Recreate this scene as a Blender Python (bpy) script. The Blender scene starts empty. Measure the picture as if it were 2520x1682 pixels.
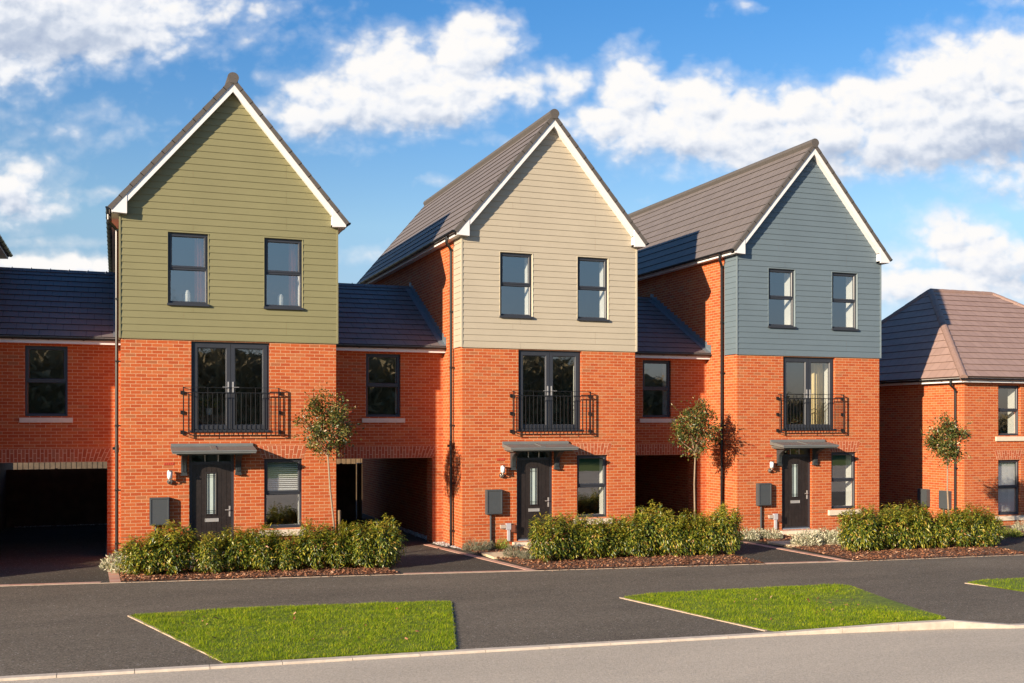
import bpy, math, random
import numpy as np
from mathutils import Vector, Matrix
R_ = math.radians
sc = bpy.context.scene
COL = sc.collection

# ------------------------------------------------------------------ camera
cd = bpy.data.cameras.new("camera"); cam = bpy.data.objects.new("camera", cd); COL.objects.link(cam)
cam.location = (-0.076, -24.66, 2.967)
cam.rotation_euler = (R_(90), 0, R_(-20.608))
cd.sensor_width = 36; cd.lens = 2593.03 / 2520 * 36; cd.shift_y = (1040.96 - 841) / 2520
cd.clip_end = 3000; cd.clip_start = 0.1
sc.camera = cam

# ------------------------------------------------------------------ light
SUN_EL = 16.5
TO_SUN = Vector((-0.876 * math.cos(R_(SUN_EL)), -0.482 * math.cos(R_(SUN_EL)), math.sin(R_(SUN_EL)))).normalized()
ld = bpy.data.lights.new("sun", 'SUN'); sun = bpy.data.objects.new("sun", ld); COL.objects.link(sun)
ld.energy = 5.0; ld.angle = R_(0.6); ld.color = (1.0, 0.83, 0.62)
sun.location = (-40, -22, 20)
sun.rotation_euler = TO_SUN.to_track_quat('Z', 'Y').to_euler()
SKY_STRENGTH = 0.072
EXPOSURE = 1.0
sc.view_settings.view_transform = 'Standard'; sc.view_settings.look = 'None'
sc.view_settings.exposure = EXPOSURE; sc.view_settings.gamma = 1
sc.cycles.max_bounces = 8; sc.cycles.transparent_max_bounces = 16


# ---- tiny node language -------------------------------------------------
class NT:
    def __init__(s, tree): s.t = tree; s.n = tree.nodes; s.l = tree.links
    def put(s, sock, v):
        if isinstance(v, bpy.types.NodeSocket): s.l.new(v, sock)
        elif v is not None:
            if isinstance(v, (tuple, list)) and len(v) == 3 and len(sock.default_value) == 4: v = (*v, 1)
            sock.default_value = v
    def m(s, op, a, b=None, c=None, clamp=False):
        n = s.n.new('ShaderNodeMath'); n.operation = op; n.use_clamp = clamp
        for i, v in enumerate((a, b, c)):
            if v is not None: s.put(n.inputs[i], v)
        return n.outputs[0]
    def add(s, a, b): return s.m('ADD', a, b)
    def sub(s, a, b): return s.m('SUBTRACT', a, b)
    def mul(s, a, b): return s.m('MULTIPLY', a, b)
    def mix(s, f, a, b, mode='MIX'):
        n = s.n.new('ShaderNodeMix'); n.data_type = 'RGBA'; n.blend_type = mode
        s.put(n.inputs[0], f); s.put(n.inputs[6], a); s.put(n.inputs[7], b); return n.outputs[2]
    def noise(s, vec, scale, detail=4, rough=.5, dist=0, dim='3D'):
        n = s.n.new('ShaderNodeTexNoise'); n.noise_dimensions = dim
        if vec is not None: s.put(n.inputs['Vector'], vec)
        n.inputs['Scale'].default_value = scale; n.inputs['Detail'].default_value = detail
        n.inputs['Roughness'].default_value = rough; n.inputs['Distortion'].default_value = dist
        return n.outputs[0]
    def ramp(s, f, stops, interp='LINEAR'):
        n = s.n.new('ShaderNodeValToRGB'); n.color_ramp.interpolation = interp
        el = n.color_ramp.elements
        while len(el) < len(stops): el.new(0.5)
        for e, (p, c) in zip(el, stops):
            e.position = p; e.color = (*c, 1) if len(c) == 3 else c
        s.put(n.inputs[0], f); return n.outputs[0]
    def xyz(s, x, y, z=0.0):
        n = s.n.new('ShaderNodeCombineXYZ')
        for i, v in enumerate((x, y, z)): s.put(n.inputs[i], v)
        return n.outputs[0]
    def sep(s, v):
        n = s.n.new('ShaderNodeSeparateXYZ'); s.put(n.inputs[0], v); return n.outputs
    def sstep(s, x, a, b):
        n = s.n.new('ShaderNodeMapRange'); n.interpolation_type = 'SMOOTHSTEP'
        s.put(n.inputs[0], x); n.inputs[1].default_value = a; n.inputs[2].default_value = b; return n.outputs[0]
    def bump(s, h, strength=.3, dist=.01, nrm=None):
        n = s.n.new('ShaderNodeBump'); n.inputs['Strength'].default_value = strength
        n.inputs['Distance'].default_value = dist; s.put(n.inputs['Height'], h)
        if nrm is not None: s.put(n.inputs['Normal'], nrm)
        return n.outputs[0]


# ------------------------------------------------------------------ world: sky with cumulus
world = bpy.data.worlds.new("World"); sc.world = world; world.use_nodes = True
wt = world.node_tree; wt.nodes.clear(); w = NT(wt)
out = wt.nodes.new('ShaderNodeOutputWorld'); bg = wt.nodes.new('ShaderNodeBackground')
sky = wt.nodes.new('ShaderNodeTexSky'); sky.sky_type = 'NISHITA'; sky.sun_disc = False
sky.sun_elevation = R_(SUN_EL); sky.sun_rotation = math.atan2(TO_SUN.x, TO_SUN.y)
sky.air_density = 1.15; sky.dust_density = 0.35; sky.ozone_density = 2.2
tc = wt.nodes.new('ShaderNodeTexCoord'); gen = tc.outputs['Generated']
dx, dy, dz = w.sep(gen)
ya = R_(20.608)
fwd = w.add(w.mul(dx, math.sin(ya)), w.mul(dy, math.cos(ya)))
rgt = w.sub(w.mul(dx, math.cos(ya)), w.mul(dy, math.sin(ya)))
fs = w.m('MAXIMUM', fwd, 0.08)
PX = w.add(w.m('DIVIDE', w.mul(rgt, 2.593), fs), 1.26)          # bearing / height of a direction, gnomonic about north-north-east
PY = w.sub(1.041, w.m('DIVIDE', w.mul(dz, 2.593), fs))
front = w.sstep(fwd, 0.05, 0.3)
K = 1.0728e-3
BL = [(40, -30, 420, 130, 1.15), (300, 25, 200, 80, .85), (430, 80, 90, 55, .7), (20, 140, 160, 75, .8), (120, 300, 220, 60, .50), (230, 260, 90, 50, .4), (20, 435, 110, 70, .85), (110, 480, 60, 35, .62),
      (170, 555, 230, 16, .50), (60, 605, 120, 26, .95), (180, 612, 120, 24, .9),
      (700, 265, 90, 42, .95), (780, 235, 110, 70, 1.0), (900, 170, 120, 75, 1.05), (900, 240, 170, 55, .95), (1090, 110, 75, 68, 1.15), (1040, 190, 130, 60, .9), (1190, 200, 90, 42, .85), (1285, 195, 60, 42, .85),
      (1455, 205, 62, 68, 1.1), (1400, 285, 100, 45, .95), (1590, 245, 85, 65, 1.1), (1500, 300, 150, 60, 1.0), (1720, 275, 110, 60, 1.05), (1850, 265, 100, 55, 1.05), (1970, 230, 70, 45, 1.0), (1800, 340, 220, 60, .95),
      (2060, 260, 120, 65, 1.05), (2180, 190, 110, 75, 1.15), (2330, 160, 130, 75, 1.15), (2250, 290, 230, 85, 1.0), (2050, 350, 200, 50, .9), (2350, 400, 120, 60, .75),
      (2170, 535, 70, 42, 1.0), (2250, 590, 120, 45, .95), (2120, 590, 90, 30, .8), (2330, 610, 60, 40, .8), (2150, 660, 230, 40, .95),
      (2230, 430, 110, 26, .45), (1705, 15, 60, 18, .5), (2310, 5, 70, 22, .55), (840, 592, 80, 20, .6), (1150, 325, 80, 22, .5), (1010, 418, 45, 16, .55), (200, 450, 80, 18, .5), (1500, 460, 60, 12, .42), (960, 225, 150, 55, 1.1), (1640, 320, 130, 50, 1.1), (1880, 310, 130, 55, 1.1), (2130, 320, 160, 60, 1.15), (150, 60, 230, 80, 1.1), (2230, 545, 60, 40, .9)]


def density(ox, oy):
    x0 = w.add(PX, ox); y0 = w.add(PY, oy)
    v = w.xyz(x0, w.mul(y0, 1.3), 0.0)
    wn = wt.nodes.new('ShaderNodeTexNoise'); wn.inputs['Scale'].default_value = 9; wn.inputs['Detail'].default_value = 3
    wn.inputs['Roughness'].default_value = .55
    w.put(wn.inputs['Vector'], v)
    c = w.sep(wn.outputs['Color'])
    x = w.add(x0, w.mul(w.sub(c[0], .5), .07)); y = w.add(y0, w.mul(w.sub(c[1], .5), .05))
    tot = None
    for (cx, cy, rx, ry, wgt) in BL:
        a = w.m('MULTIPLY_ADD', x, 1 / (rx * K), -cx / rx); b = w.m('MULTIPLY_ADD', y, 1 / (ry * K), -cy / ry)
        g = w.m('MULTIPLY_ADD', w.m('MULTIPLY_ADD', a, a, w.mul(b, b)), -.39, math.log(wgt))
        tot = g if tot is None else w.m('MAXIMUM', tot, g)
    tot = w.m('EXPONENT', tot)
    vo = wt.nodes.new('ShaderNodeTexVoronoi'); vo.feature = 'SMOOTH_F1'; vo.inputs['Scale'].default_value = 13; vo.inputs['Detail'].default_value = 2.5
    vo.inputs['Roughness'].default_value = .55; vo.inputs['Smoothness'].default_value = .35; w.put(vo.inputs['Vector'], w.xyz(x, w.mul(y, 1.25), .3))
    f = w.noise(v, 13, 6, .53)
    g3 = w.noise(w.xyz(w.mul(dx, 1.0), w.mul(dy, 1.0), w.mul(dz, 2.5)), 3.0, 6, .6)
    d = w.add(w.mul(tot, front), w.mul(w.sub(f, .5), .62))
    d = w.add(d, w.mul(w.sub(.42, vo.outputs['Distance']), .30))
    return w.add(d, w.mul(w.m('MAXIMUM', w.sub(g3, .50), 0.0), w.sub(2.0, w.mul(front, 2.0))))


D0 = density(0, 0); D1 = density(-.012, -.022)
cover = w.sstep(D0, .34, .68)
thin = w.sstep(D0, .06, .50)
cover = w.m('MULTIPLY_ADD', thin, .32, w.mul(cover, .68), clamp=True)
shade = w.m('MULTIPLY_ADD', w.sub(D0, D1), 1.3, .84, clamp=True)
base = None                                             # grey undersides of the big banks
for (cx, cy, rx, ry, wgt) in ((60, 90, 260, 60, .9), (60, 300, 200, 60, .6), (2330, 330, 200, 60, 1.0), (2230, 460, 150, 40, .7), (1950, 370, 260, 40, .55), (900, 290, 220, 30, .45), (2330, 640, 70, 30, .6), (1500, 365, 160, 30, .4), (30, 480, 90, 30, .5)):
    a = w.m('MULTIPLY_ADD', PX, 1 / (rx * K), -cx / rx); b = w.m('MULTIPLY_ADD', PY, 1 / (ry * K), -cy / ry)
    g = w.m('MULTIPLY_ADD', w.m('MULTIPLY_ADD', a, a, w.mul(b, b)), -1.0, math.log(wgt * .58))
    base = g if base is None else w.m('MAXIMUM', base, g)
base = w.m('EXPONENT', base)
shade2 = w.m('SUBTRACT', shade, w.mul(base, front), clamp=True)
CL = 1.0 / SKY_STRENGTH / (2 ** EXPOSURE)
ccol = w.ramp(shade2, [(0.0, (.42, .50, .66)), (.35, (.56, .63, .76)), (.62, (.78, .82, .90)), (.82, (.93, .94, .97)), (1.0, (1.0, .98, .96))])
cs = w.mix(1.0, ccol, (CL, CL, CL), 'MULTIPLY')
hz = w.sstep(dz, .0, .42)
skyc = w.mix(1.0, sky.outputs[0], w.ramp(hz, [(0, (.70, .68, .95)), (.4, (.88, 1.0, 1.12)), (1, (.38, .84, 1.27))]), 'MULTIPLY')
fin = w.mix(cover, skyc, cs)
w.l.new(fin, bg.inputs[0]); bg.inputs[1].default_value = SKY_STRENGTH
w.l.new(bg.outputs[0], out.inputs[0])
world.cycles.sampling_method = 'NONE'


# ------------------------------------------------------------------ materials
def mat(name):
    m = bpy.data.materials.new(name); m.use_nodes = True
    nt = m.node_tree; b = nt.nodes['Principled BSDF']
    return m, NT(nt), b


def P(b, n, v):
    b.inputs[n].default_value = v


def simple(name, col, rough=.5, metal=0, noise=.0, nscale=8, bump=0, bscale=60, spec=.5):
    m, t, b = mat(name); P(b, 'Roughness', rough); P(b, 'Metallic', metal); P(b, 'Specular IOR Level', spec)
    tcn = t.n.new('ShaderNodeTexCoord').outputs['Object']
    nz = t.noise(tcn, nscale, 5, .6)
    lo = tuple(c * (1 - noise) for c in col); hi = tuple(min(1, c * (1 + noise)) for c in col)
    t.put(b.inputs['Base Color'], t.ramp(nz, [(.3, lo), (.7, hi)]))
    if bump: t.put(b.inputs['Normal'], t.bump(t.noise(tcn, bscale, 4, .6), bump, .004))
    return m


def brick_mat(name, tint=(1, 1, 1)):
    m, t, b = mat(name)
    uv = t.n.new('ShaderNodeTexCoord').outputs['UV']; u, v, _ = t.sep(uv)
    wob = t.noise(uv, 22, 2, .5)
    u = t.add(u, t.mul(t.sub(wob, .5), .004)); v = t.add(v, t.mul(t.sub(wob, .5), .005))
    rr = t.m('DIVIDE', v, .075); row = t.m('FLOOR', rr)
    uu = t.add(t.m('DIVIDE', u, .225), t.mul(t.m('FLOORED_MODULO', row, 2.0), .5)); colm = t.m('FLOOR', uu)
    fu = t.mul(t.m('FRACT', uu), .225); fv = t.mul(t.m('FRACT', rr), .075)
    eu = t.m('MINIMUM', fu, t.sub(.225, fu)); ev = t.m('MINIMUM', fv, t.sub(.075, fv))
    e = t.m('MINIMUM', eu, ev)
    mask = t.sstep(e, .0043, .0066)
    wn = t.n.new('ShaderNodeTexWhiteNoise'); wn.noise_dimensions = '3D'; t.put(wn.inputs[0], t.xyz(colm, row, 3.7))
    rv = wn.outputs['Value']; rc = t.sep(wn.outputs['Color'])
    base = t.ramp(rv, [(0, (.33, .056, .015)), (.3, (.40, .078, .019)), (.55, (.45, .097, .024)), (.8, (.48, .122, .032)), (.93, (.45, .155, .055)), (1.0, (.27, .118, .052))])
    kiss = t.sstep(t.noise(t.xyz(t.mul(u, 1.0), t.mul(v, 2.2), rc[1]), 11, 3, .55), .60, .66)
    pick = t.m('GREATER_THAN', rc[2], .72)
    base = t.mix(t.mul(t.mul(kiss, pick), .65), base, (.30, .125, .065))
    big = t.noise(uv, 1.3, 4, .6)
    base = t.mix(t.mul(t.sub(big, .35), .5), base, (.43, .085, .028))
    bloom = t.sstep(t.noise(t.xyz(t.mul(u, .8), t.mul(v, .5), 2.0), 1.1, 5, .65), .56, .72)
    base = t.mix(t.mul(bloom, .22), base, (.55, .22, .11))
    fine = t.noise(uv, 160, 3, .7)
    base = t.mix(.35, base, t.ramp(fine, [(.3, (.27, .050, .016)), (.7, (.54, .128, .045))]))
    mort = t.ramp(t.noise(uv, 30, 3, .6), [(.3, (.47, .25, .135)), (.7, (.61, .345, .20))])
    c = t.mix(mask, mort, base)
    dirt = t.mul(t.sub(1.0, t.sstep(v, -.15, .42)), t.sstep(t.noise(uv, 5, 4, .6), .35, .75))
    c = t.mix(t.mul(dirt, .45), c, (.20, .10, .06))
    c = t.mix(1.0, c, tint, 'MULTIPLY')
    t.put(b.inputs['Base Color'], c); P(b, 'Roughness', .88); P(b, 'Specular IOR Level', .2)
    h = t.add(t.mul(mask, .8), t.mul(fine, .25))
    t.put(b.inputs['Normal'], t.bump(h, .55, .006))
    return m


def brick_unit_mat(name):
    m, t, b = mat(name)
    rv = t.n.new('ShaderNodeNewGeometry').outputs['Random Per Island']
    tcn = t.n.new('ShaderNodeTexCoord').outputs['Object']
    base = t.ramp(rv, [(0, (.28, .055, .022)), (.5, (.38, .085, .036)), (.85, (.43, .13, .06)), (1, (.30, .13, .07))])
    base = t.mix(.35, base, t.ramp(t.noise(tcn, 120, 3, .7), [(.3, (.24, .05, .018)), (.7, (.55, .16, .07))]))
    t.put(b.inputs['Base Color'], base); P(b, 'Roughness', .88); P(b, 'Specular IOR Level', .2)
    return m


def tile_mat(name, c0, c1, joint, tw=.33):
    m, t, b = mat(name)
    uv = t.n.new('ShaderNodeTexCoord').outputs['UV']; u, v, _ = t.sep(uv)
    uu = t.m('DIVIDE', u, tw); fu = t.mul(t.m('FRACT', uu), tw)
    jm = t.sub(1.0, t.sstep(fu, .007, .011))
    wn = t.n.new('ShaderNodeTexWhiteNoise'); wn.noise_dimensions = '2D'; t.put(wn.inputs[0], t.xyz(t.m('FLOOR', uu), t.m('FLOOR', t.mul(v, 2.9))))
    nz = t.noise(uv, 90, 4, .7); st = t.noise(uv, 2.2, 5, .6)
    f = t.add(t.mul(wn.outputs[0], .22), t.add(t.mul(nz, .5), t.mul(st, .28)))
    c = t.ramp(f, [(.25, c0), (.8, c1)])
    sp = t.sstep(t.noise(uv, 40, 2, .9), .79, .83)
    c = t.mix(t.mul(sp, .35), c, tuple(min(1, x * 2.5) for x in c1))
    c = t.mix(jm, c, joint)
    t.put(b.inputs['Base Color'], c); P(b, 'Roughness', .62); P(b, 'Specular IOR Level', .45)
    t.put(b.inputs['Normal'], t.bump(t.sub(t.mul(nz, .2), jm), .4, .004))
    return m


def cladding_mat(name, col):
    m, t, b = mat(name)
    uv = t.n.new('ShaderNodeTexCoord').outputs['UV']; u, v, _ = t.sep(uv)
    g = t.noise(t.xyz(t.mul(u, 6), t.mul(v, 90)), 1.6, 4, .65, .6)
    big = t.noise(uv, .9, 4, .6)
    f = t.add(t.mul(g, .5), t.mul(big, .5))
    c = t.ramp(f, [(.3, tuple(x * .9 for x in col)), (.7, tuple(min(1, x * 1.1) for x in col))])
    t.put(b.inputs['Base Color'], c); P(b, 'Roughness', .6); P(b, 'Specular IOR Level', .35)
    t.put(b.inputs['Normal'], t.bump(g, .22, .003))
    return m


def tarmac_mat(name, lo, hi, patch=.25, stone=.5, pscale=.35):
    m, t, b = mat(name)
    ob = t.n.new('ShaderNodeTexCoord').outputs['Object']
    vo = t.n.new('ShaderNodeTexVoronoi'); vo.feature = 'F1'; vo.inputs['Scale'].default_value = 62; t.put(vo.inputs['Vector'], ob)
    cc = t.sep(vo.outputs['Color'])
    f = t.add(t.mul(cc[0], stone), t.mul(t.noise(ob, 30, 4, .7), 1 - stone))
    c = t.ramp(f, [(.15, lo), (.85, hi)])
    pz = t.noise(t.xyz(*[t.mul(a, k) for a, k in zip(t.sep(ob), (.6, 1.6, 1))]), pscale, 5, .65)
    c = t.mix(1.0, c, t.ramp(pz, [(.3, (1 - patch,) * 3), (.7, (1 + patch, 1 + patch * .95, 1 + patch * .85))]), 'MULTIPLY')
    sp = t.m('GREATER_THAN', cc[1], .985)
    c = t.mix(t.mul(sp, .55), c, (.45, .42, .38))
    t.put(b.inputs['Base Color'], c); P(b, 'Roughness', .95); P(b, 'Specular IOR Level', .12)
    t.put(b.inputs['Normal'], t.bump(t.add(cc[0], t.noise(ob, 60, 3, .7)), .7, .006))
    return m


def glass_mat(name, tint=(.86, .9, .9), refl=1.0):
    m, t, b = mat(name); nt = m.node_tree; nt.nodes.remove(b)
    o = nt.nodes['Material Output']
    ge = nt.nodes.new('ShaderNodeNewGeometry'); vm = nt.nodes.new('ShaderNodeVectorMath'); vm.operation = 'DOT_PRODUCT'
    nt.links.new(ge.outputs['Normal'], vm.inputs[0]); nt.links.new(ge.outputs['Incoming'], vm.inputs[1])
    sch = t.m('POWER', t.sub(1.0, t.m('ABSOLUTE', vm.outputs['Value'])), 4.0)
    tr = nt.nodes.new('ShaderNodeBsdfTransparent'); tr.inputs[0].default_value = (*tint, 1)
    gl = nt.nodes.new('ShaderNodeBsdfGlossy'); gl.inputs[0].default_value = (.95, .97, 1, 1); gl.inputs['Roughness'].default_value = .012
    ob = nt.nodes.new('ShaderNodeTexCoord').outputs['Object']
    t.put(gl.inputs['Normal'], t.bump(t.noise(ob, 1.7, 2, .5), .008, .05))
    mx = nt.nodes.new('ShaderNodeMixShader')
    t.put(mx.inputs[0], t.m('MULTIPLY_ADD', sch, .70, .31 * refl, clamp=True))
    nt.links.new(tr.outputs[0], mx.inputs[1]); nt.links.new(gl.outputs[0], mx.inputs[2]); nt.links.new(mx.outputs[0], o.inputs[0])
    return m


def leaf_mat(name, stops, trans=.35, rough=.4, clump=0, spec=.5):
    m, t, b = mat(name); nt = m.node_tree; o = nt.nodes['Material Output']
    rv = nt.nodes.new('ShaderNodeNewGeometry').outputs['Random Per Island']
    c = t.ramp(rv, stops)
    if clump:
        ob = nt.nodes.new('ShaderNodeTexCoord').outputs['Object']
        c = t.mix(1.0, c, t.ramp(t.noise(ob, clump, 5, .7), [(.34, (.50, .58, .55)), (.50, (1, 1, 1)), (.68, (1.25, 1.12, 1.0))]), 'MULTIPLY')
        c = t.mix(t.mul(t.sstep(t.noise(ob, clump * .35, 3, .6), .60, .74), .35), c, (.36, .30, .08))
    t.put(b.inputs['Base Color'], c); P(b, 'Roughness', rough); P(b, 'Specular IOR Level', spec)
    tl = nt.nodes.new('ShaderNodeBsdfTranslucent'); t.put(tl.inputs[0], t.mix(1.0, c, (1.25, 1.2, .6), 'MULTIPLY'))
    mx = nt.nodes.new('ShaderNodeMixShader'); mx.inputs[0].default_value = trans
    nt.links.new(b.outputs[0], mx.inputs[1]); nt.links.new(tl.outputs[0], mx.inputs[2]); nt.links.new(mx.outputs[0], o.inputs[0])
    return m


def chip_mat(name, stops, rough=.85):
    m, t, b = mat(name)
    rv = t.n.new('ShaderNodeNewGeometry').outputs['Random Per Island']
    t.put(b.inputs['Base Color'], t.ramp(rv, stops)); P(b, 'Roughness', rough); P(b, 'Specular IOR Level', .25)
    return m


M = dict(
    brick=brick_mat('red_brick'), unit=brick_unit_mat('soldier_brick'),
    mortar=simple('mortar', (.62, .38, .24), .9, noise=.12, nscale=30),
    tile=tile_mat('roof_tile', (.125, .104, .094), (.165, .138, .125), (.03, .024, .02)),
    tile_link=tile_mat('roof_tile_shaded', (.115, .105, .108), (.165, .15, .15), (.022, .02, .022)),  # same tile as the main roofs, its cool shaded look put into the colour
    tile_brown=tile_mat('roof_tile_brown', (.26, .168, .138), (.35, .235, .195), (.09, .055, .042)),
    ridge=simple('ridge_tile', (.085, .074, .066), .7, noise=.12, nscale=25),
    ridge_b=simple('ridge_tile_brown', (.25, .16, .13), .7, noise=.15, nscale=25),
    green=cladding_mat('green_cladding', (.202, .188, .095)),
    cream=cladding_mat('stone_cladding', (.405, .352, .268)),
    blue=cladding_mat('blue_grey_cladding', (.118, .157, .185)),
    greentrim=simple('green_trim', (.215, .20, .105), .5), creamtrim=simple('cream_trim', (.50, .44, .33), .5), bluetrim=simple('blue_trim', (.16, .20, .22), .5),
    white=simple('white_pvc', (.70, .69, .69), .4, noise=.03, nscale=3),
    frame=simple('anthracite_frame', (.030, .033, .042), .38, noise=.06, nscale=5),
    black=simple('black_plastic', (.012, .012, .013), .3, noise=.1, nscale=4),
    glass=glass_mat('window_glass'), frost=simple('frosted_glass', (.42, .50, .48), .25, noise=.1, nscale=3),
    room=simple('room_wall', (.24, .20, .14), .9, noise=.1, nscale=1), plaster=simple('plaster_reveal', (.82, .79, .74), .8, noise=.03),
    door=simple('black_door', (.022, .017, .016), .36, noise=.25, nscale=14, bump=.15, bscale=40),
    chrome=simple('chrome', (.55, .53, .51), .38, .55), steel=simple('brushed_steel', (.55, .52, .48), .32, 1.0), alu=simple('aluminium_sill', (.36, .42, .52), .35, .6),
    meter=simple('grey_meter_box', (.055, .062, .068), .5, noise=.06, nscale=3), grp=simple('grey_canopy', (.13, .135, .13), .42, noise=.07, nscale=5),
    grp_dark=simple('dark_bracket', (.040, .046, .050), .45, noise=.05), lead=simple('lead_flashing', (.16, .19, .22), .5, .3, noise=.15, nscale=20),
    stone=simple('cast_stone', (.62, .53, .41), .8, noise=.07, nscale=12, bump=.1), lampglass=simple('opal_lamp', (.82, .80, .84), .25),
    greybox=simple('grey_plastic', (.40, .39, .42), .45, noise=.05), beigebox=simple('beige_plastic', (.42, .34, .28), .5), brownbox=simple('brown_plastic', (.17, .055, .03), .5),
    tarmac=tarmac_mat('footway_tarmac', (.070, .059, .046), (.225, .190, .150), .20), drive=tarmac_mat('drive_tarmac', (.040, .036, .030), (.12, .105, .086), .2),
    road=tarmac_mat('road_asphalt', (.37, .315, .25), (.61, .52, .41), .09, .45),
    kerbm=simple('concrete_kerb', (.50, .42, .34), .85, noise=.14, nscale=9, bump=.2), edging=simple('concrete_edging', (.44, .33, .24), .85, noise=.22, nscale=12, bump=.2),
    edgegrey=simple('grey_edging', (.36, .34, .32), .85, noise=.2, nscale=12),
    paver=chip_mat('pink_paver', [(0, (.44, .23, .17)), (.5, (.54, .31, .23)), (1, (.48, .30, .24))]),
    slab=simple('sandstone_slab', (.64, .50, .32), .85, noise=.16, nscale=5, bump=.15), soil=simple('soil', (.12, .055, .032), .95, noise=.4, nscale=30, bump=.8, bscale=60),
    chip=chip_mat('bark_chip', [(0, (.09, .035, .018)), (.5, (.22, .085, .04)), (.85, (.38, .17, .085)), (1, (.55, .33, .2))]),
    pebble=chip_mat('white_pebble', [(0, (.38, .35, .33)), (1, (.72, .70, .68))]),
    earth=simple('ground_grass', (.09, .13, .03), .95, noise=.3, nscale=2),
    grass=leaf_mat('grass_blade', [(0, (.085, .15, .003)), (.45, (.20, .30, .004)), (.8, (.32, .40, .006)), (1, (.50, .46, .06))], .40, .6, 5.0, .2),
    turf=simple('turf', (.10, .14, .006), .95, noise=.5, nscale=14, bump=.8, bscale=50),
    laurel=leaf_mat('laurel_leaf', [(0, (.018, .038, .008)), (.25, (.050, .084, .014)), (.50, (.125, .165, .020)), (.76, (.26, .275, .028)), (.93, (.50, .41, .05)), (1, (.40, .16, .06))], .32, .33),
    laurel2=leaf_mat('laurel_tip_leaf', [(0, (.12, .15, .018)), (.5, (.29, .29, .03)), (.88, (.54, .44, .06)), (1, (.52, .20, .07))], .40, .36),
    photinia=leaf_mat('tree_leaf', [(0, (.018, .034, .010)), (.35, (.06, .085, .020)), (.66, (.15, .155, .034)), (.82, (.27, .24, .07)), (.93, (.34, .14, .055)), (1, (.42, .07, .03))], .30, .32),
    silver=leaf_mat('silver_leaf', [(0, (.16, .18, .10)), (.5, (.38, .38, .27)), (1, (.72, .66, .50))], .25, .7),
    lavender=leaf_mat('lavender_leaf', [(0, (.10, .12, .08)), (.6, (.20, .21, .14)), (1, (.36, .29, .20))], .25, .7),
    lowgreen=leaf_mat('low_green_leaf', [(0, (.10, .16, .02)), (1, (.34, .36, .06))], .3, .6),
    bark=simple('bark', (.25, .18, .12), .85, noise=.25, nscale=40, bump=.3), twig=simple('twig', (.16, .08, .05), .85),
    woodgrey=simple('weathered_fence', (.11, .08, .055), .85, noise=.3, nscale=5), wood=simple('shaded_fence', (.15, .085, .055), .8, noise=.3, nscale=3), woodlit=simple('sunlit_timber', (.19, .125, .07), .8, noise=.2, nscale=6),  # sun and shade put into the timber colours: darker boards shaded, paler ones sunlit
    woodland=simple('woodland', (.21, .165, .085), .95, noise=.4, nscale=.6),
    curtain=simple('cream_curtain', (.80, .62, .32), .9), curtain_r=simple('rust_curtain', (.42, .13, .06), .9), blind=simple('blind_slat', (.80, .78, .76), .5), ceramic=simple('ceramic', (.62, .60, .56), .5),
    skin=simple('white_trim_int', (.85, .84, .82), .6),
)


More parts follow.
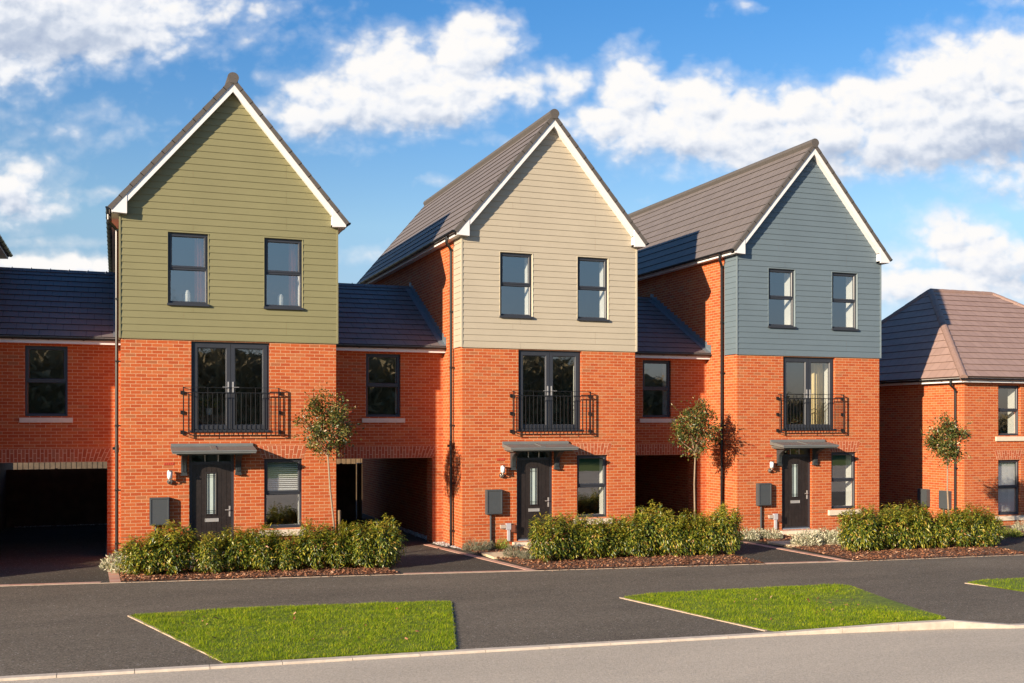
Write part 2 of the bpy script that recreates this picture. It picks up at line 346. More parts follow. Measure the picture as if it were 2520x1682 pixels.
# ------------------------------------------------------------------ mesh builder
class MB:
    def __init__(s): s.v = []; s.f = []; s.uv = []
    def face(s, pts, uv=None):
        i = len(s.v); s.v += [tuple(p) for p in pts]; s.f.append(tuple(range(i, i + len(pts)))); s.uv.append(uv)
    def box(s, x0, x1, y0, y1, z0, z1, skip=''):
        v = [(x, y, z) for z in (z0, z1) for y in (y0, y1) for x in (x0, x1)]
        i = len(s.v); s.v += v
        F = {'b': (0, 2, 3, 1), 't': (4, 5, 7, 6), 'f': (0, 1, 5, 4), 'k': (2, 6, 7, 3), 'l': (0, 4, 6, 2), 'r': (1, 3, 7, 5)}
        for k, q in F.items():
            if k not in skip: s.f.append(tuple(i + a for a in q)); s.uv.append(None)
    def prism(s, poly, axis, a0, a1):
        # poly 2D points extruded along axis ('x': poly=(y,z); 'y': (x,z); 'z': (x,y))
        def P3(p, a): return (a, p[0], p[1]) if axis == 'x' else (p[0], a, p[1]) if axis == 'y' else (p[0], p[1], a)
        A = [P3(p, a0) for p in poly]; B = [P3(p, a1) for p in poly]; n = len(poly); i = len(s.v); s.v += A + B
        s.f.append(tuple(i + k for k in range(n))[::-1]); s.uv.append(None)
        s.f.append(tuple(i + n + k for k in range(n))); s.uv.append(None)
        for k in range(n):
            k2 = (k + 1) % n; s.f.append((i + k, i + k2, i + n + k2, i + n + k)); s.uv.append(None)
    def tube(s, pts, r, n=10, cap=True):
        pts = [Vector(p) for p in pts]; rs = r if isinstance(r, (list, tuple)) else [r] * len(pts)
        base = len(s.v); up = None
        for k, p in enumerate(pts):
            d = (pts[min(k + 1, len(pts) - 1)] - pts[max(k - 1, 0)]).normalized()
            if up is None: up = d.orthogonal().normalized()
            a = (up - d * up.dot(d)).normalized(); up = a; b = d.cross(a)
            for j in range(n):
                t = 2 * math.pi * j / n; s.v.append(tuple(p + (a * math.cos(t) + b * math.sin(t)) * rs[k]))
        for k in range(len(pts) - 1):
            for j in range(n):
                j2 = (j + 1) % n
                s.f.append((base + k * n + j, base + k * n + j2, base + (k + 1) * n + j2, base + (k + 1) * n + j)); s.uv.append(None)
        if cap:
            s.f.append(tuple(base + j for j in range(n))[::-1]); s.uv.append(None)
            e = base + (len(pts) - 1) * n; s.f.append(tuple(e + j for j in range(n))); s.uv.append(None)
    def ring(s, x0, x1, z0, z1, prof):
        # mitred frame in the xz plane; prof = [(inset, y)...] from outside back to inside back
        rings = []
        for (q, y) in prof:
            i = len(s.v); s.v += [(x0 + q, y, z0 + q), (x1 - q, y, z0 + q), (x1 - q, y, z1 - q), (x0 + q, y, z1 - q)]; rings.append(i)
        for a, b in zip(rings, rings[1:]):
            for k in range(4):
                k2 = (k + 1) % 4; s.f.append((a + k, a + k2, b + k2, b + k)); s.uv.append(None)
    def wall(s, x0, x1, z0, z1, y, holes, depth=0.1, axis='y', sign=1):
        xs = sorted({x0, x1, *[h[0] for h in holes], *[h[1] for h in holes]}); zs = sorted({z0, z1, *[h[2] for h in holes], *[h[3] for h in holes]})
        xs = [a for a in xs if x0 <= a <= x1]; zs = [a for a in zs if z0 <= a <= z1]
        Q = (lambda a, d, z: (a, d, z)) if axis == 'y' else (lambda a, d, z: (d, a, z))
        for a, b in zip(xs, xs[1:]):
            for c, d in zip(zs, zs[1:]):
                mx, mz = (a + b) / 2, (c + d) / 2
                if any(h[0] < mx < h[1] and h[2] < mz < h[3] for h in holes): continue
                s.face([Q(a, y, c), Q(b, y, c), Q(b, y, d), Q(a, y, d)])
        y2 = y + depth * sign
        for (a, b, c, d) in holes:
            s.face([Q(a, y, c), Q(a, y2, c), Q(a, y2, d), Q(a, y, d)])
            s.face([Q(b, y, c), Q(b, y, d), Q(b, y2, d), Q(b, y2, c)])
            s.face([Q(a, y, d), Q(b, y, d), Q(b, y2, d), Q(a, y2, d)])
            s.face([Q(a, y, c), Q(a, y2, c), Q(b, y2, c), Q(b, y, c)])
    def build(s, name, m, parent=None, smooth=False, loc=None):
        me = bpy.data.meshes.new(name); me.from_pydata(s.v, [], s.f); me.update()
        uvl = me.uv_layers.new(name='UVMap'); co = [Vector(v) for v in s.v]
        dat = np.zeros(len(me.loops) * 2, dtype=np.float32)
        for p, u in zip(me.polygons, s.uv):
            n = p.normal
            for k, li in enumerate(p.loop_indices):
                if u is not None: a = u[k]
                else:
                    c = co[me.loops[li].vertex_index]
                    if abs(n.x) > abs(n.y) and abs(n.x) > abs(n.z): a = (c.y + .1125, c.z)
                    elif abs(n.y) >= abs(n.z): a = (c.x, c.z)
                    else: a = (c.x, c.y)
                dat[li * 2] = a[0]; dat[li * 2 + 1] = a[1]
        uvl.data.foreach_set('uv', dat)
        me.materials.append(m)
        if smooth:
            me.polygons.foreach_set('use_smooth', [True] * len(me.polygons))
        o = bpy.data.objects.new(name, me); COL.objects.link(o)
        if parent: o.parent = parent
        if loc: o.location = loc
        return o


def np_mesh(name, V, F, m, parent=None, loc=None):
    V = np.asarray(V, dtype=np.float32); F = np.asarray(F, dtype=np.int32); k = F.shape[1]
    me = bpy.data.meshes.new(name); me.vertices.add(len(V)); me.vertices.foreach_set('co', V.ravel())
    me.loops.add(F.size); me.loops.foreach_set('vertex_index', F.ravel()); me.polygons.add(len(F))
    me.polygons.foreach_set('loop_start', np.arange(0, F.size, k, dtype=np.int32))
    me.polygons.foreach_set('loop_total', np.full(len(F), k, dtype=np.int32))
    me.update(calc_edges=True); me.validate(); me.materials.append(m)
    o = bpy.data.objects.new(name, me); COL.objects.link(o)
    if parent: o.parent = parent
    if loc: o.location = loc
    return o


def thing(name, label, cat, loc=(0, 0, 0), group=None, rz=0):
    o = bpy.data.objects.new(name, None); COL.objects.link(o); o.location = loc; o.rotation_euler = (0, 0, rz); o.empty_display_size = .3
    return tag(o, label, cat, group)


def tag(o, label=None, cat=None, group=None, kind=None):
    if label: o['label'] = label
    if cat: o['category'] = cat
    if group: o['group'] = group
    if kind: o['kind'] = kind
    return o


# ================================================================== HOUSES
XS = [0.0, 7.870, 15.7295]          # front-left corners of the three tall houses
W, D = 4.81, 11.3
ZC = 4.84
HX = W / 2
TAN = 1.178
PITCH = math.atan(TAN)
ZR = 10.775                         # tile surface at the ridge
UW = [(1.01, 1.876, 5.63, 7.22), (3.119, 3.988, 5.63, 7.22)]
FD = (1.51, 3.239, 2.777, 4.80)
LW = (3.119, 3.989, .533, 2.136)
DR = (1.465, 2.452, -.0, 2.30)


def slope_rows(mb, O, A, B, N, a0, a1, L, g=.345, t=.024, stag=.165, base=.0):
    """tile courses; a0(s), a1(s) give the extent along A at distance s up the slope"""
    n = max(1, round(L / g)); g = L / n
    for j in range(n):
        s0, s1 = j * g, (j + 1) * g
        def pt(a, s, h): return O + A * a + B * s + N * (h + base)
        p00, p10, p11, p01 = pt(a0(s0), s0, t), pt(a1(s0), s0, t), pt(a1(s1), s1, .004), pt(a0(s1), s1, .004)
        off = (j % 2) * stag
        mb.face([p00, p10, p11, p01], [(a0(s0) + off, s0 + .001), (a1(s0) + off, s0 + .001), (a1(s1) + off, s1 - .001), (a0(s1) + off, s1 - .001)])
        q0, q1 = pt(a0(s0), s0, -.008), pt(a1(s0), s0, -.008)
        mb.face([q0, q1, p10, p00], [(.001, .1)] * 4)  # lip faces take the dark joint colour as a painted shadow line


def window_unit(parent, x0, x1, z0, z1, y, split=.5, upper=False, part='window'):
    f = MB()
    f.ring(x0, x1, z0, z1, [(0, y + .07), (0, y), (.040, y), (.052, y + .018), (.052, y + .07)])
    zm = z0 + (z1 - z0) * split
    f.box(x0 + .05, x1 - .05, y + .001, y + .07, zm - .028, zm + .028)
    f.ring(x0 + .044, x1 - .044, zm + .018, z1 - .044, [(0, y + .05), (0, y - .012), (.030, y - .012), (.046, y + .008), (.046, y + .05)])
    f.ring(x0 + .048, x1 - .048, z0 + .048, zm - .024, [(0, y + .012), (.016, y + .026), (.016, y + .06)])
    if upper: f.box(x0 - .018, x1 + .018, y - .105, y + .02, z0 - .046, z0 + .004)
    else: f.box(x0 - .002, x1 + .002, y - .035, y + .02, z0 - .033, z0 + .004)
    o = f.build(part, M['frame'], parent)
    g = MB()
    g.face([(x0 + .09, y + .030, zm + .06), (x1 - .09, y + .030, zm + .06), (x1 - .09, y + .030, z1 - .09), (x0 + .09, y + .030, z1 - .09)])
    g.face([(x0 + .062, y + .042, z0 + .062), (x1 - .062, y + .042, z0 + .062), (x1 - .062, y + .042, zm - .038), (x0 + .062, y + .042, zm - .038)])
    g.build('pane', M['glass'], o)
    return o


def splay_lintel(parent, x0, x1, z0, z1, y, splay=.1, right_only=False, pitchx=.080):
    """flat arch of splayed soldier bricks standing 4 mm proud of the wall"""
    n = max(4, round((x1 - x0) / pitchx)); mb = MB(); xc = (x0 + x1) / 2; h = z1 - z0
    for i in range(n):
        a, b = x0 + (x1 - x0) * i / n, x0 + (x1 - x0) * (i + 1) / n
        def X(xx, z):
            k = (xx - xc) / ((x1 - x0) / 2)
            if right_only: k = max(0, (k - .5) * 2)
            return xx + k * splay * (z - z0) / h
        cuts = [z0, z0 + h * .68, z1] if i % 2 else [z0, z0 + h * .32, z1]
        for c, d in zip(cuts, cuts[1:]):
            c2, d2 = c + .006, d - .006; e = .0068
            v = [(X(a + e, c2), y - .004, c2), (X(b - e, c2), y - .004, c2), (X(b - e, d2), y - .004, d2), (X(a + e, d2), y - .004, d2)]
            mb.face(v); k = [(p[0], y + .004, p[2]) for p in v]
            for q in range(4):
                q2 = (q + 1) % 4; mb.face([v[q2], v[q], k[q], k[q2]])
    # share vertices of one brick so that it counts as one piece
    o = mb.build('lintel', M['unit'], parent)
    bm_merge(o)
    b = MB(); b.prism([(x0, z0), (x1, z0), (x1 + splay, z1), (x0 - (0 if right_only else splay), z1)], 'y', y - .0015, y + .003); b.build('mortar_bed', M['mortar'], o)
    return o


import bmesh
def bm_merge(o, d=.0006):
    bm = bmesh.new(); bm.from_mesh(o.data); bmesh.ops.remove_doubles(bm, verts=bm.verts, dist=d); bm.to_mesh(o.data); bm.free()


def gutter(parent, x, y0, y1, z, br=.62, r=.056, along='y', sgn=-1):
    g = MB(); prof = [(math.cos(R_(a)) * r, math.sin(R_(a)) * r) for a in range(180, 361, 20)]
    def P3(p, t): return (x + p[0], t, z + p[1]) if along == 'y' else (t, x + p[0], z + p[1])
    for k in (0, -.004):
        pr = [(a * (1 + k * 18), b * (1 + k * 18)) for a, b in prof]
        for p, q in zip(pr, pr[1:]): g.face([P3(p, y0), P3(q, y0), P3(q, y1), P3(p, y1)])
    for t in (y0, y1): g.face([P3(p, t) for p in prof])
    n = max(2, int((y1 - y0) / br))
    for i in range(n + 1):
        t = y0 + .05 + (y1 - y0 - .1) * i / n
        pr = [(a * 1.14, b * 1.14) for a, b in prof]
        poly = pr + [(a * .98, b * .98) for a, b in prof][::-1]
        A = [P3(p, t - .018) for p in poly]; B = [P3(p, t + .018) for p in poly]
        g.face(A); g.face(B[::-1])
        m_ = len(poly)
        for q in range(m_): g.face([A[q], A[(q + 1) % m_], B[(q + 1) % m_], B[q]])
    return g.build('gutter', M['black'], parent)


def house(ox, clad, trim, label, depth=D, floor3='plain', name='terraced_house', group='tall gabled houses of the terrace'):
    H = thing(name, label, 'house', (ox, 0, 0), group)
    Dp = depth
    # ---- brick wall
    mb = MB(); b0, b1 = .03, W - .03
    mb.wall(b0, b1, -.35, ZC + .02, .03, [(DR[0], DR[1], DR[2], DR[3]), FD, LW], .16)
    mb.wall(.03, Dp - .03, -.35, 7.66, b0, [], axis='x'); mb.wall(.03, Dp - .03, -.35, 7.66, b1, [], axis='x')
    mb.face([(b0, Dp - .03, -.35), (b1, Dp - .03, -.35), (b1, Dp - .03, 7.6), (HX, Dp - .03, 10.4), (b0, Dp - .03, 7.6)])
    # wall behind the cladding
    mb.wall(b0 + .01, b1 - .01, ZC, 7.6, .02, UW, .16)
    mb.face([(b0, .02, 7.6), (b1, .02, 7.6), (HX, .02, 10.5)])
    mb.build('wall', M['brick'], H)
    # movement joint / damp course line
    m2 = MB(); m2.box(b0 - .002, DR[0], .0265, .031, .440, .448); m2.box(DR[1], b1 + .002, .0265, .031, .440, .448); m2.build('damp_course', simple('dpc', (.10, .05, .03), .9) if 'dpc' not in bpy.data.materials else bpy.data.materials['dpc'], H)
    # ---- cladding
    c = MB(); bh = .1515
    def xr(z, e=0):       # half-width at height z under the roof
        return min(HX + .0, max(.0, (ZR - .13 - z) / TAN))
    z = ZC; row = 0
    while z < 10.55:
        zt = min(z + bh, 10.62)
        zsplit = sorted({z, zt, *[q for h in UW for q in (h[2] - .012, h[3] + .012) if z < q < zt]})
        for za, zb in zip(zsplit, zsplit[1:]):
            ya = -.006 + .014 * (za - z) / bh; yb = -.006 + .014 * (zb - z) / bh
            segs = [(HX - xr(za), HX + xr(za), HX - xr(zb), HX + xr(zb))]
            mid = (za + zb) / 2
            for h in UW:
                if h[2] - .012 < mid < h[3] + .012:
                    ns = []
                    for s in segs:
                        if s[0] < h[0] and s[1] > h[1]:
                            ns += [(s[0], h[0] - .012, s[2], h[0] - .012), (h[1] + .012, s[1], h[1] + .012, s[3])]
                        else: ns.append(s)
                    segs = ns
            # board butt joints
            out_ = []
            for s in segs:
                jx = 1.35 if row % 2 else 3.45
                if row % 2 == 0: jx = (1.55, 3.62)[(row // 2) % 2]
                else: jx = (3.62, 1.35)[(row // 2) % 2]
                if s[0] < jx - .1 and s[1] > jx + .1 and s[2] < jx - .1 and s[3] > jx + .1:
                    out_ += [(s[0], jx - .0015, s[2], jx - .0015), (jx + .0015, s[1], jx + .0015, s[3])]
                else: out_.append(s)
            for s in out_:
                if s[1] - s[0] < .02: continue
                c.face([(s[0], ya, za), (s[1], ya, za), (s[3], yb, zb), (s[2], yb, zb)])
                if za == z: c.face([(s[0], ya + .016, za), (s[1], ya + .016, za), (s[1], ya, za), (s[0], ya, za)])
        # returns on both sides
        if zt < 7.62:
            for sx, sg in ((0, 1), (W, -1)):
                xa = sx - sg * .006; xb = sx + sg * .008
                c.face([(xa, .012, z), (xa, .60, z), (xb, .60, zt), (xb, .012, zt)])
                c.face([(xa + sg * .016, .012, z), (xa + sg * .016, .6, z), (xa, .6, z), (xa, .012, z)])
                c.face([(xa, .60, z), (sx + sg * .03, .60, z), (sx + sg * .03, .60, zt), (xb, .60, zt)])
        z += bh; row += 1
    c.build('cladding', clad, H)
    t = MB()
    for sx, sg in ((0, 1), (W, -1)):
        t.box(min(sx - sg * .014, sx + sg * .024), max(sx - sg * .014, sx + sg * .024), -.014, .022, ZC - .012, 7.62)
        t.box(min(sx - sg * .010, sx + sg * .010), max(sx - sg * .010, sx + sg * .010), .60, .615, ZC - .012, 7.62)
    for h in UW:
        t.ring(h[0] - .013, h[1] + .013, h[2] - .013, h[3] + .013, [(0, .01), (0, -.008), (.011, -.008), (.017, .053)])
    t.box(.02, W - .02, -.004, .03, ZC - .016, ZC - .002)
    t.build('corner_trim', trim, H)
    # ---- windows and doors
    for h in UW: window_unit(H, *h, .052, .5, True)
    window_unit(H, *LW, .10, .5)
    s = MB(); s.box(LW[0] - .12, LW[1] + .11, -.04, .12, LW[2] - .175, LW[2] - .032); s.build('sill', M['stone'], H)
    splay_lintel(H, LW[0] - .03, LW[1] + .02, LW[3] + .004, 2.44, .03, .10)
    # french doors
    x0, x1, z0, z1 = FD; y = .095
    f = MB(); f.ring(x0, x1, z0, z1, [(0, y + .07), (0, y), (.045, y), (.055, y + .02), (.055, y + .07)])
    xm = (x0 + x1) / 2
    f.box(x0 - .03, x1 + .03, y - .09, y + .03, z0 - .03, z0 + .02)
    fr = f.build('french_door', M['frame'], H)
    for a, b in ((x0 + .05, xm - .004), (xm + .004, x1 - .05)):
        l = MB(); l.ring(a, b, z0 + .045, z1 - .045, [(0, y + .05), (0, y - .016), (.085, y - .016), (.105, y + .012), (.105, y + .05)])
        l.build('door_leaf', M['frame'], fr)
        g = MB(); g.face([(a + .1, y + .03, z0 + .145), (b - .1, y + .03, z0 + .145), (b - .1, y + .03, z1 - .145), (a + .1, y + .03, z1 - .145)]); g.build('pane', M['glass'], fr)
    for sg in (-1, 1):
        l = MB(); hx = xm + sg * .052
        l.box(hx - .016, hx + .016, y - .028, y - .016, 3.64, 3.90)
        l.box(hx - .008, hx + .008, y - .062, y - .028, 3.765, 3.782); l.box(min(hx, hx + sg * .13), max(hx, hx + sg * .13), y - .066, y - .052, 3.765, 3.782)
        l.build('handle', M['chrome'], fr)
    # juliet balcony
    j = MB(); bx0, bx1, by = 1.335, 3.43, -.115; rb = .007
    zt_, zr2, zb2, zbt = 3.762, 3.645, 2.757, 2.69
    for zz, xa, xb in ((zt_, bx0, bx1), (zr2, bx0, bx1), (zb2, bx0, bx1), (zbt, bx0, bx1)):
        th = .009 if zz in (zr2, zb2) else .006
        j.box(xa - th, xb + th, by - .011, by + .011, zz - th, zz + th)
        for xx in (bx0, bx1): j.box(xx - .008, xx + .008, by, .045, zz - th, zz + th)
    for xx in (bx0, bx1): j.box(xx - .012, xx + .012, by - .014, by + .014, zbt - .005, zt_ + .005)
    n = 19
    for i in range(1, n + 1):
        xx = bx0 + (bx1 - bx0) * i / (n + 1); full = i % 5 == 0
        j.tube([(xx, by, zbt if full else zb2), (xx, by, zt_ if full else zr2)], rb, 6, False)
    for i in (1,):
        for xx in (bx0, bx1): j.tube([(xx, by + .075, zb2), (xx, by + .075, zr2)], rb, 6, False)
    for xx, sg in ((bx0, -1), (bx1, 1)):
        for zz in (zr2 + .0, (zr2 + zb2) / 2, zb2): j.box(min(xx, xx + sg * .06), max(xx, xx + sg * .06), -.02, .035, zz - .04, zz + .04)
    j.build('balcony_railing', M['black'], H)
    # front door
    x0, x1, z0, z1 = DR; y = .10
    f = MB(); f.ring(x0, x1, z0 + .004, z1, [(0, y + .08), (0, y), (.062, y), (.062, y + .08)])
    f.box(x0 + .055, x1 - .055, y + .002, y + .08, 2.02, 2.085)
    fd = f.build('front_door', M['frame'], H)
    l = MB(); a, b, zb_, ztp = x0 + .062, x1 - .062, .035, 2.02
    npl = 6
    gx = [a + .10 + (b - a - .2) * i / npl for i in range(npl + 1)]
    l.box(a, b, y + .022, y + .06, zb_, ztp)
    for p, q in zip([a] + gx, gx + [b]): l.box(p + .003, q - .003, y + .015, y + .024, zb_ + .002, ztp - .002)
    l.ring(1.826, 2.073, .872, 1.84, [(0, y + .02), (0, y + .003), (.018, y + .0), (.032, y + .008), (.032, y + .02)])
    l.build('door_leaf', M['door'], fd)
    g = MB(); g.face([(1.856, y + .0125, .902), (2.043, y + .0125, .902), (2.043, y + .0125, 1.81), (1.856, y + .0125, 1.81)]); g.build('door_glass', M['frost'], fd)
    g = MB()
    for xx in (1.878, 1.902, 1.997, 2.021): g.box(xx - .005, xx + .005, y + .006, y + .0115, .903, 1.809)
    for zz in (.94, .975, 1.737, 1.772): g.box(1.857, 2.042, y + .0055, y + .012, zz - .004, zz + .004)
    g.build('glazing_bar', M['black'], fd)
    g = MB(); g.ring(1.812, 2.112, .722, .80, [(0, y + .015), (0, y + .004), (.012, y + .004), (.012, y + .012)]); g.box(1.824, 2.10, y + .008, y + .014, .734, .788); g.build('letterbox', M['chrome'], fd)
    g = MB(); g.box(2.338, 2.372, y + .002, y + .015, .83, 1.07); g.tube([(2.355, y + .005, .985), (2.355, y - .035, .985), (2.25, y - .04, .985)], .010, 8); g.tube([(2.355, y + .01, .88), (2.355, y - .004, .88)], .014, 8); g.build('handle', M['chrome'], fd)
    g = MB(); g.box(x0 + .05, x1 - .05, y - .06, y + .01, -.012, .032); g.build('threshold', M['alu'], fd)
    g = MB(); g.face([(x0 + .06, y + .03, 2.085), (x1 - .06, y + .03, 2.085), (x1 - .06, y + .03, z1 - .06), (x0 + .06, y + .03, z1 - .06)]); g.build('fanlight_pane', M['glass'], fd)
    for k in (1, 2):
        g = MB(); xx = x0 + .06 + (x1 - x0 - .12) * k / 3; g.box(xx - .009, xx + .009, y + .018, y + .045, 2.086, z1 - .06)
        g.build('fanlight_bar', M['plaster'], fd)
    # step
    s = MB(); s.box(x0 - .12, x1 + .12, -.16, .029, -.35, -.02); s.build('doorstep', M['stone'], H)
    # canopy
    g = MB(); cx0, cx1 = 1.074, 2.86
    prof = [(.028, 2.36), (-.62, 2.29), (-.62, 2.345), (-.04, 2.425), (-.02, 2.50), (.028, 2.50)]
    g.prism([(p[0], p[1]) for p in prof], 'x', cx0, cx1)
    for k, (ins, zz, hh) in enumerate(((.05, 2.292, .03), (.10, 2.262, .034))):
        g.box(cx0 + ins, cx1 - ins, -.59 + ins, .028, zz - .006, zz + hh)
    g.prism([(-.635, 2.328), (-.62, 2.358), (-.03, 2.44), (-.03, 2.425)], 'x', cx0 - .012, cx1 + .012)
    xm2 = (cx0 + cx1) / 2; g.prism([(-.58, 2.352), (-.50, 2.388), (-.05, 2.455), (-.05, 2.42)], 'x', xm2 - .06, xm2 + .06)
    for xx in (cx0 + .1, cx0 + .5, xm2, cx1 - .5, cx1 - .1): g.box(xx - .008, xx + .008, -.024, -.018, 2.468, 2.482)
    cn = g.build('door_canopy', M['grp'], H)
    for xx in (1.352, 2.535):
        g = MB(); hw = .062
        pr = [(.028, 1.80), (-.035, 1.80), (-.045, 1.84), (-.035, 1.865)]
        for k in range(9):
            a = k / 8; pr.append((-.055 - .30 * a ** 2.3, 1.87 + .36 * a ** .62))
        pr += [(-.36, 2.262), (.028, 2.262)]
        g.prism(pr, 'x', xx - hw, xx + hw)
        for q in (-.032, 0, .032):
            g.prism([(.0, 1.83)] + [(y_ - .012, z_) for y_, z_ in pr[3:-2]] + [(.0, 2.2)], 'x', xx + q - .008, xx + q + .008)
        g.box(xx - hw - .012, xx + hw + .012, -.06, .028, 1.785, 1.812)
        g.build('bracket', M['grp_dark'], cn)
    # meter box + conduit
    g = MB(); g.box(.622, 1.04, -.10, .028, .70, 1.31); g.ring(.632, 1.03, .71, 1.30, [(0, -.10), (.004, -.116), (.026, -.116), (.030, -.1045)])
    g.face([(.66, -.105, .74), (1.0, -.105, .74), (1.0, -.105, 1.27), (.66, -.105, 1.27)])
    mt = g.build('meter_box', M['meter'], H)
    g = MB(); g.tube([(.755, -.02, .70), (.755, -.02, -.2)], .026, 8); g.build('conduit', M['meter'], mt)
    # wall lamp
    g = MB(); lx = 1.045; g.tube([(lx, .028, 1.655), (lx, -.02, 1.655)], .058, 16); g.tube([(lx, -.0, 1.66), (lx, -.085, 1.66), (lx, -.105, 1.68), (lx, -.105, 1.73)], .012, 8)
    g.tube([(lx, -.105, 1.720), (lx, -.105, 1.742)], .056, 14); g.tube([(lx, -.105, 1.888), (lx, -.105, 1.910)], .064, 14); g.tube([(lx, -.02, 1.64), (lx, -.05, 1.63)], .028, 12); g.tube([(lx + .054, -.105, 1.74), (lx + .054, -.105, 1.89)], .004, 5); g.tube([(lx - .054, -.105, 1.74), (lx - .054, -.105, 1.89)], .004, 5)
    wl = g.build('wall_lamp', M['steel'], H, smooth=False)
    g = MB(); g.tube([(lx, -.105, 1.742), (lx, -.105, 1.888)], .052, 14); g.build('lamp_shade', M['lampglass'], wl, smooth=True)
    # air brick
    g = MB(); g.box(.93, 1.145, .024, .031, 2.022, 2.082)
    for k in range(5): g.box(.945 + k * .04, .962 + k * .04, .0205, .0245, 2.03, 2.075)
    g.build('air_brick', M['brownbox'] if False else bpy.data.materials.get('air') or simple('air', (.42, .05, .02), .7), H)
    # electric boxes
    if floor3 != 'none':
        g = MB(); g.box(1.165, 1.285, -.05, .028, .30, .46); g.box(1.205, 1.265, -.035, .028, .02, .30); eb = g.build('service_box', M['greybox'], H)
        g = MB(); g.box(1.02, 1.155, -.03, .028, .335, .425); g.build('telephone_box', M['beigebox'], H)
        g = MB(); g.box(1.30, 1.40, -.05, .028, .24, .42); g.build('valve_box', M['brownbox'], H)
    # ---- roof
    A = Vector((0, 1, 0)); y0r, y1r = -.17, Dp + .17; Lr = y1r - y0r
    ex = HX + .235; Ls = ex / math.cos(PITCH)
    rf = MB()
    for sg in (-1, 1):
        B = Vector((-sg * math.cos(PITCH), 0, math.sin(PITCH))); N = Vector((sg * math.sin(PITCH), 0, math.cos(PITCH)))
        O = Vector((HX + sg * ex, y0r, ZR - TAN * ex)); O = O - N * .02
        slope_rows(rf, O, A, B, N, lambda s_: 0, lambda s_: Lr, Ls)
        u0 = O - N * .03; rf.face([u0, u0 + A * Lr, u0 + A * Lr + B * Ls, u0 + B * Ls])
        rf.face([u0, O, O + A * Lr, u0 + A * Lr])
    roof = rf.build('roof', M['tile'], H)
    n = round(Ls / .345); g_ = Ls / n
    for sg in (-1, 1):
        B = Vector((-sg * math.cos(PITCH), 0, math.sin(PITCH))); N = Vector((sg * math.sin(PITCH), 0, math.cos(PITCH)))
        O = Vector((HX + sg * ex, 0, ZR - TAN * ex)) - N * .02
        for yy, dr in ((y0r, -1), (y1r, 1)):
            vt = MB()
            for k in range(n):
                a = O + B * (k * g_); b = O + B * ((k + 1) * g_ + .01)
                pts = [a + N * .027 - B * .004, b + N * .019, b - N * .072, a - N * .076 - B * .004]
                ys = (yy - .082 * dr, yy + .020 * dr)
                q0 = [p + Vector((0, ys[0], 0)) for p in pts]; q1 = [p + Vector((0, ys[1], 0)) for p in pts]
                vt.face(q1); vt.face(q0[::-1])
                for i in range(4): vt.face([q0[i], q0[(i + 1) % 4], q1[(i + 1) % 4], q1[i]])
            vt.build('verge_trim', M['ridge'], roof)
    rd = MB(); yy = y0r - .03
    rp = [(math.cos(R_(a)) * .125, math.sin(R_(a)) * .115) for a in range(-12, 193, 14)]
    while yy < y1r + .02:
        ye = min(yy + .45, y1r + .03); k = 1.0
        poly = [(HX + p[0] * k, ZR - .015 + p[1] * k) for p in rp] + [(HX - .07, ZR - .14), (HX + .07, ZR - .14)]
        rd.prism(poly, 'y', yy, ye - .006); yy = ye
    rd.build('ridge_tile', M['ridge'], roof)
    # bargeboards + soffit boxes, front and back
    for (ya, yb) in ((-.165, -.145), (Dp + .145, Dp + .165)):
        bb = MB()
        zt2 = lambda xx: ZR - .125 - TAN * abs(xx - HX); hgt = .205
        xo, xi = HX + .165, HX - .152
        for sg in (-1, 1):
            bb.prism([(HX + sg * .0015, zt2(HX)), (HX + sg * xi, zt2(HX + sg * xi)), (HX + sg * xi, zt2(HX + sg * xi) - hgt), (HX + sg * .0015, zt2(HX) - hgt)][::sg], 'y', ya, yb)
            bb.prism([(HX + sg * xi, zt2(HX + sg * xi)), (HX + sg * xo, zt2(HX + sg * xo)), (HX + sg * xo, 7.555), (HX + sg * xi, 7.54)][::sg], 'y', ya - .012 if ya < 0 else ya, yb if ya < 0 else yb + .012)
            yw0, yw1 = (yb, .022) if ya < 0 else (Dp - .03, ya)
            # soffit under the verge and the closed eaves box
            bb.prism([(HX + sg * .0, zt2(HX) - hgt + .03), (HX + sg * xi, zt2(HX + sg * xi) - hgt + .03), (HX + sg * xi, zt2(HX + sg * xi) - hgt + .045), (HX, zt2(HX) - hgt + .045)][::sg], 'y', yw0, yw1)
            bb.prism([(HX + sg * xi, 7.60), (HX + sg * xi, 7.545), (HX + sg * xo, 7.558), (HX + sg * xo, 7.60)][::-sg], 'y', yw0, yw1)
            bb.face([(HX + sg * xi, yw0, 7.545), (HX + sg * xi, yw1, 7.545), (HX + sg * xi, yw1, 7.80), (HX + sg * xi, yw0, 7.80)])
        bb.build('bargeboard', M['white'], H)
    fs_ = MB()
    for sg in (-1, 1):
        xa, xb = sorted((HX + sg * (HX + .145), HX + sg * (HX + .165))); fs_.box(xa, xb, -.145, Dp + .145, 7.545, 7.68)
        xa, xb = sorted((HX + sg * (HX - .02), HX + sg * (HX + .145))); fs_.box(xa, xb, .02, Dp - .02, 7.548, 7.562)
    fs_.build('fascia', M['white'], H)
    for sg in (-1, 1): gutter(H, HX + sg * (HX + .228), -.17, Dp + .16, 7.665)
    dps = MB(); px, py = -.055, .68
    dps.tube([(-.228, .50, 7.62), (-.228, .50, 7.50), (-.225, .51, 7.46), (-.075, .66, 7.33), (px, py, 7.28), (px, py, -.13)], .036, 10)
    for zz in (7.30, 5.75, 4.35, 2.9, 1.45, .25): dps.tube([(px, py, zz - .03), (px, py, zz + .03)], .043, 10); dps.box(px - .03, .03, py - .06, py - .045, zz - .015, zz + .015)
    dps.tube([(px, py, 2.30), (px - .0, py - .0, 2.46)], .046, 10); dps.box(px - .09, px - .03, py - .03, py + .03, 2.36, 2.42)
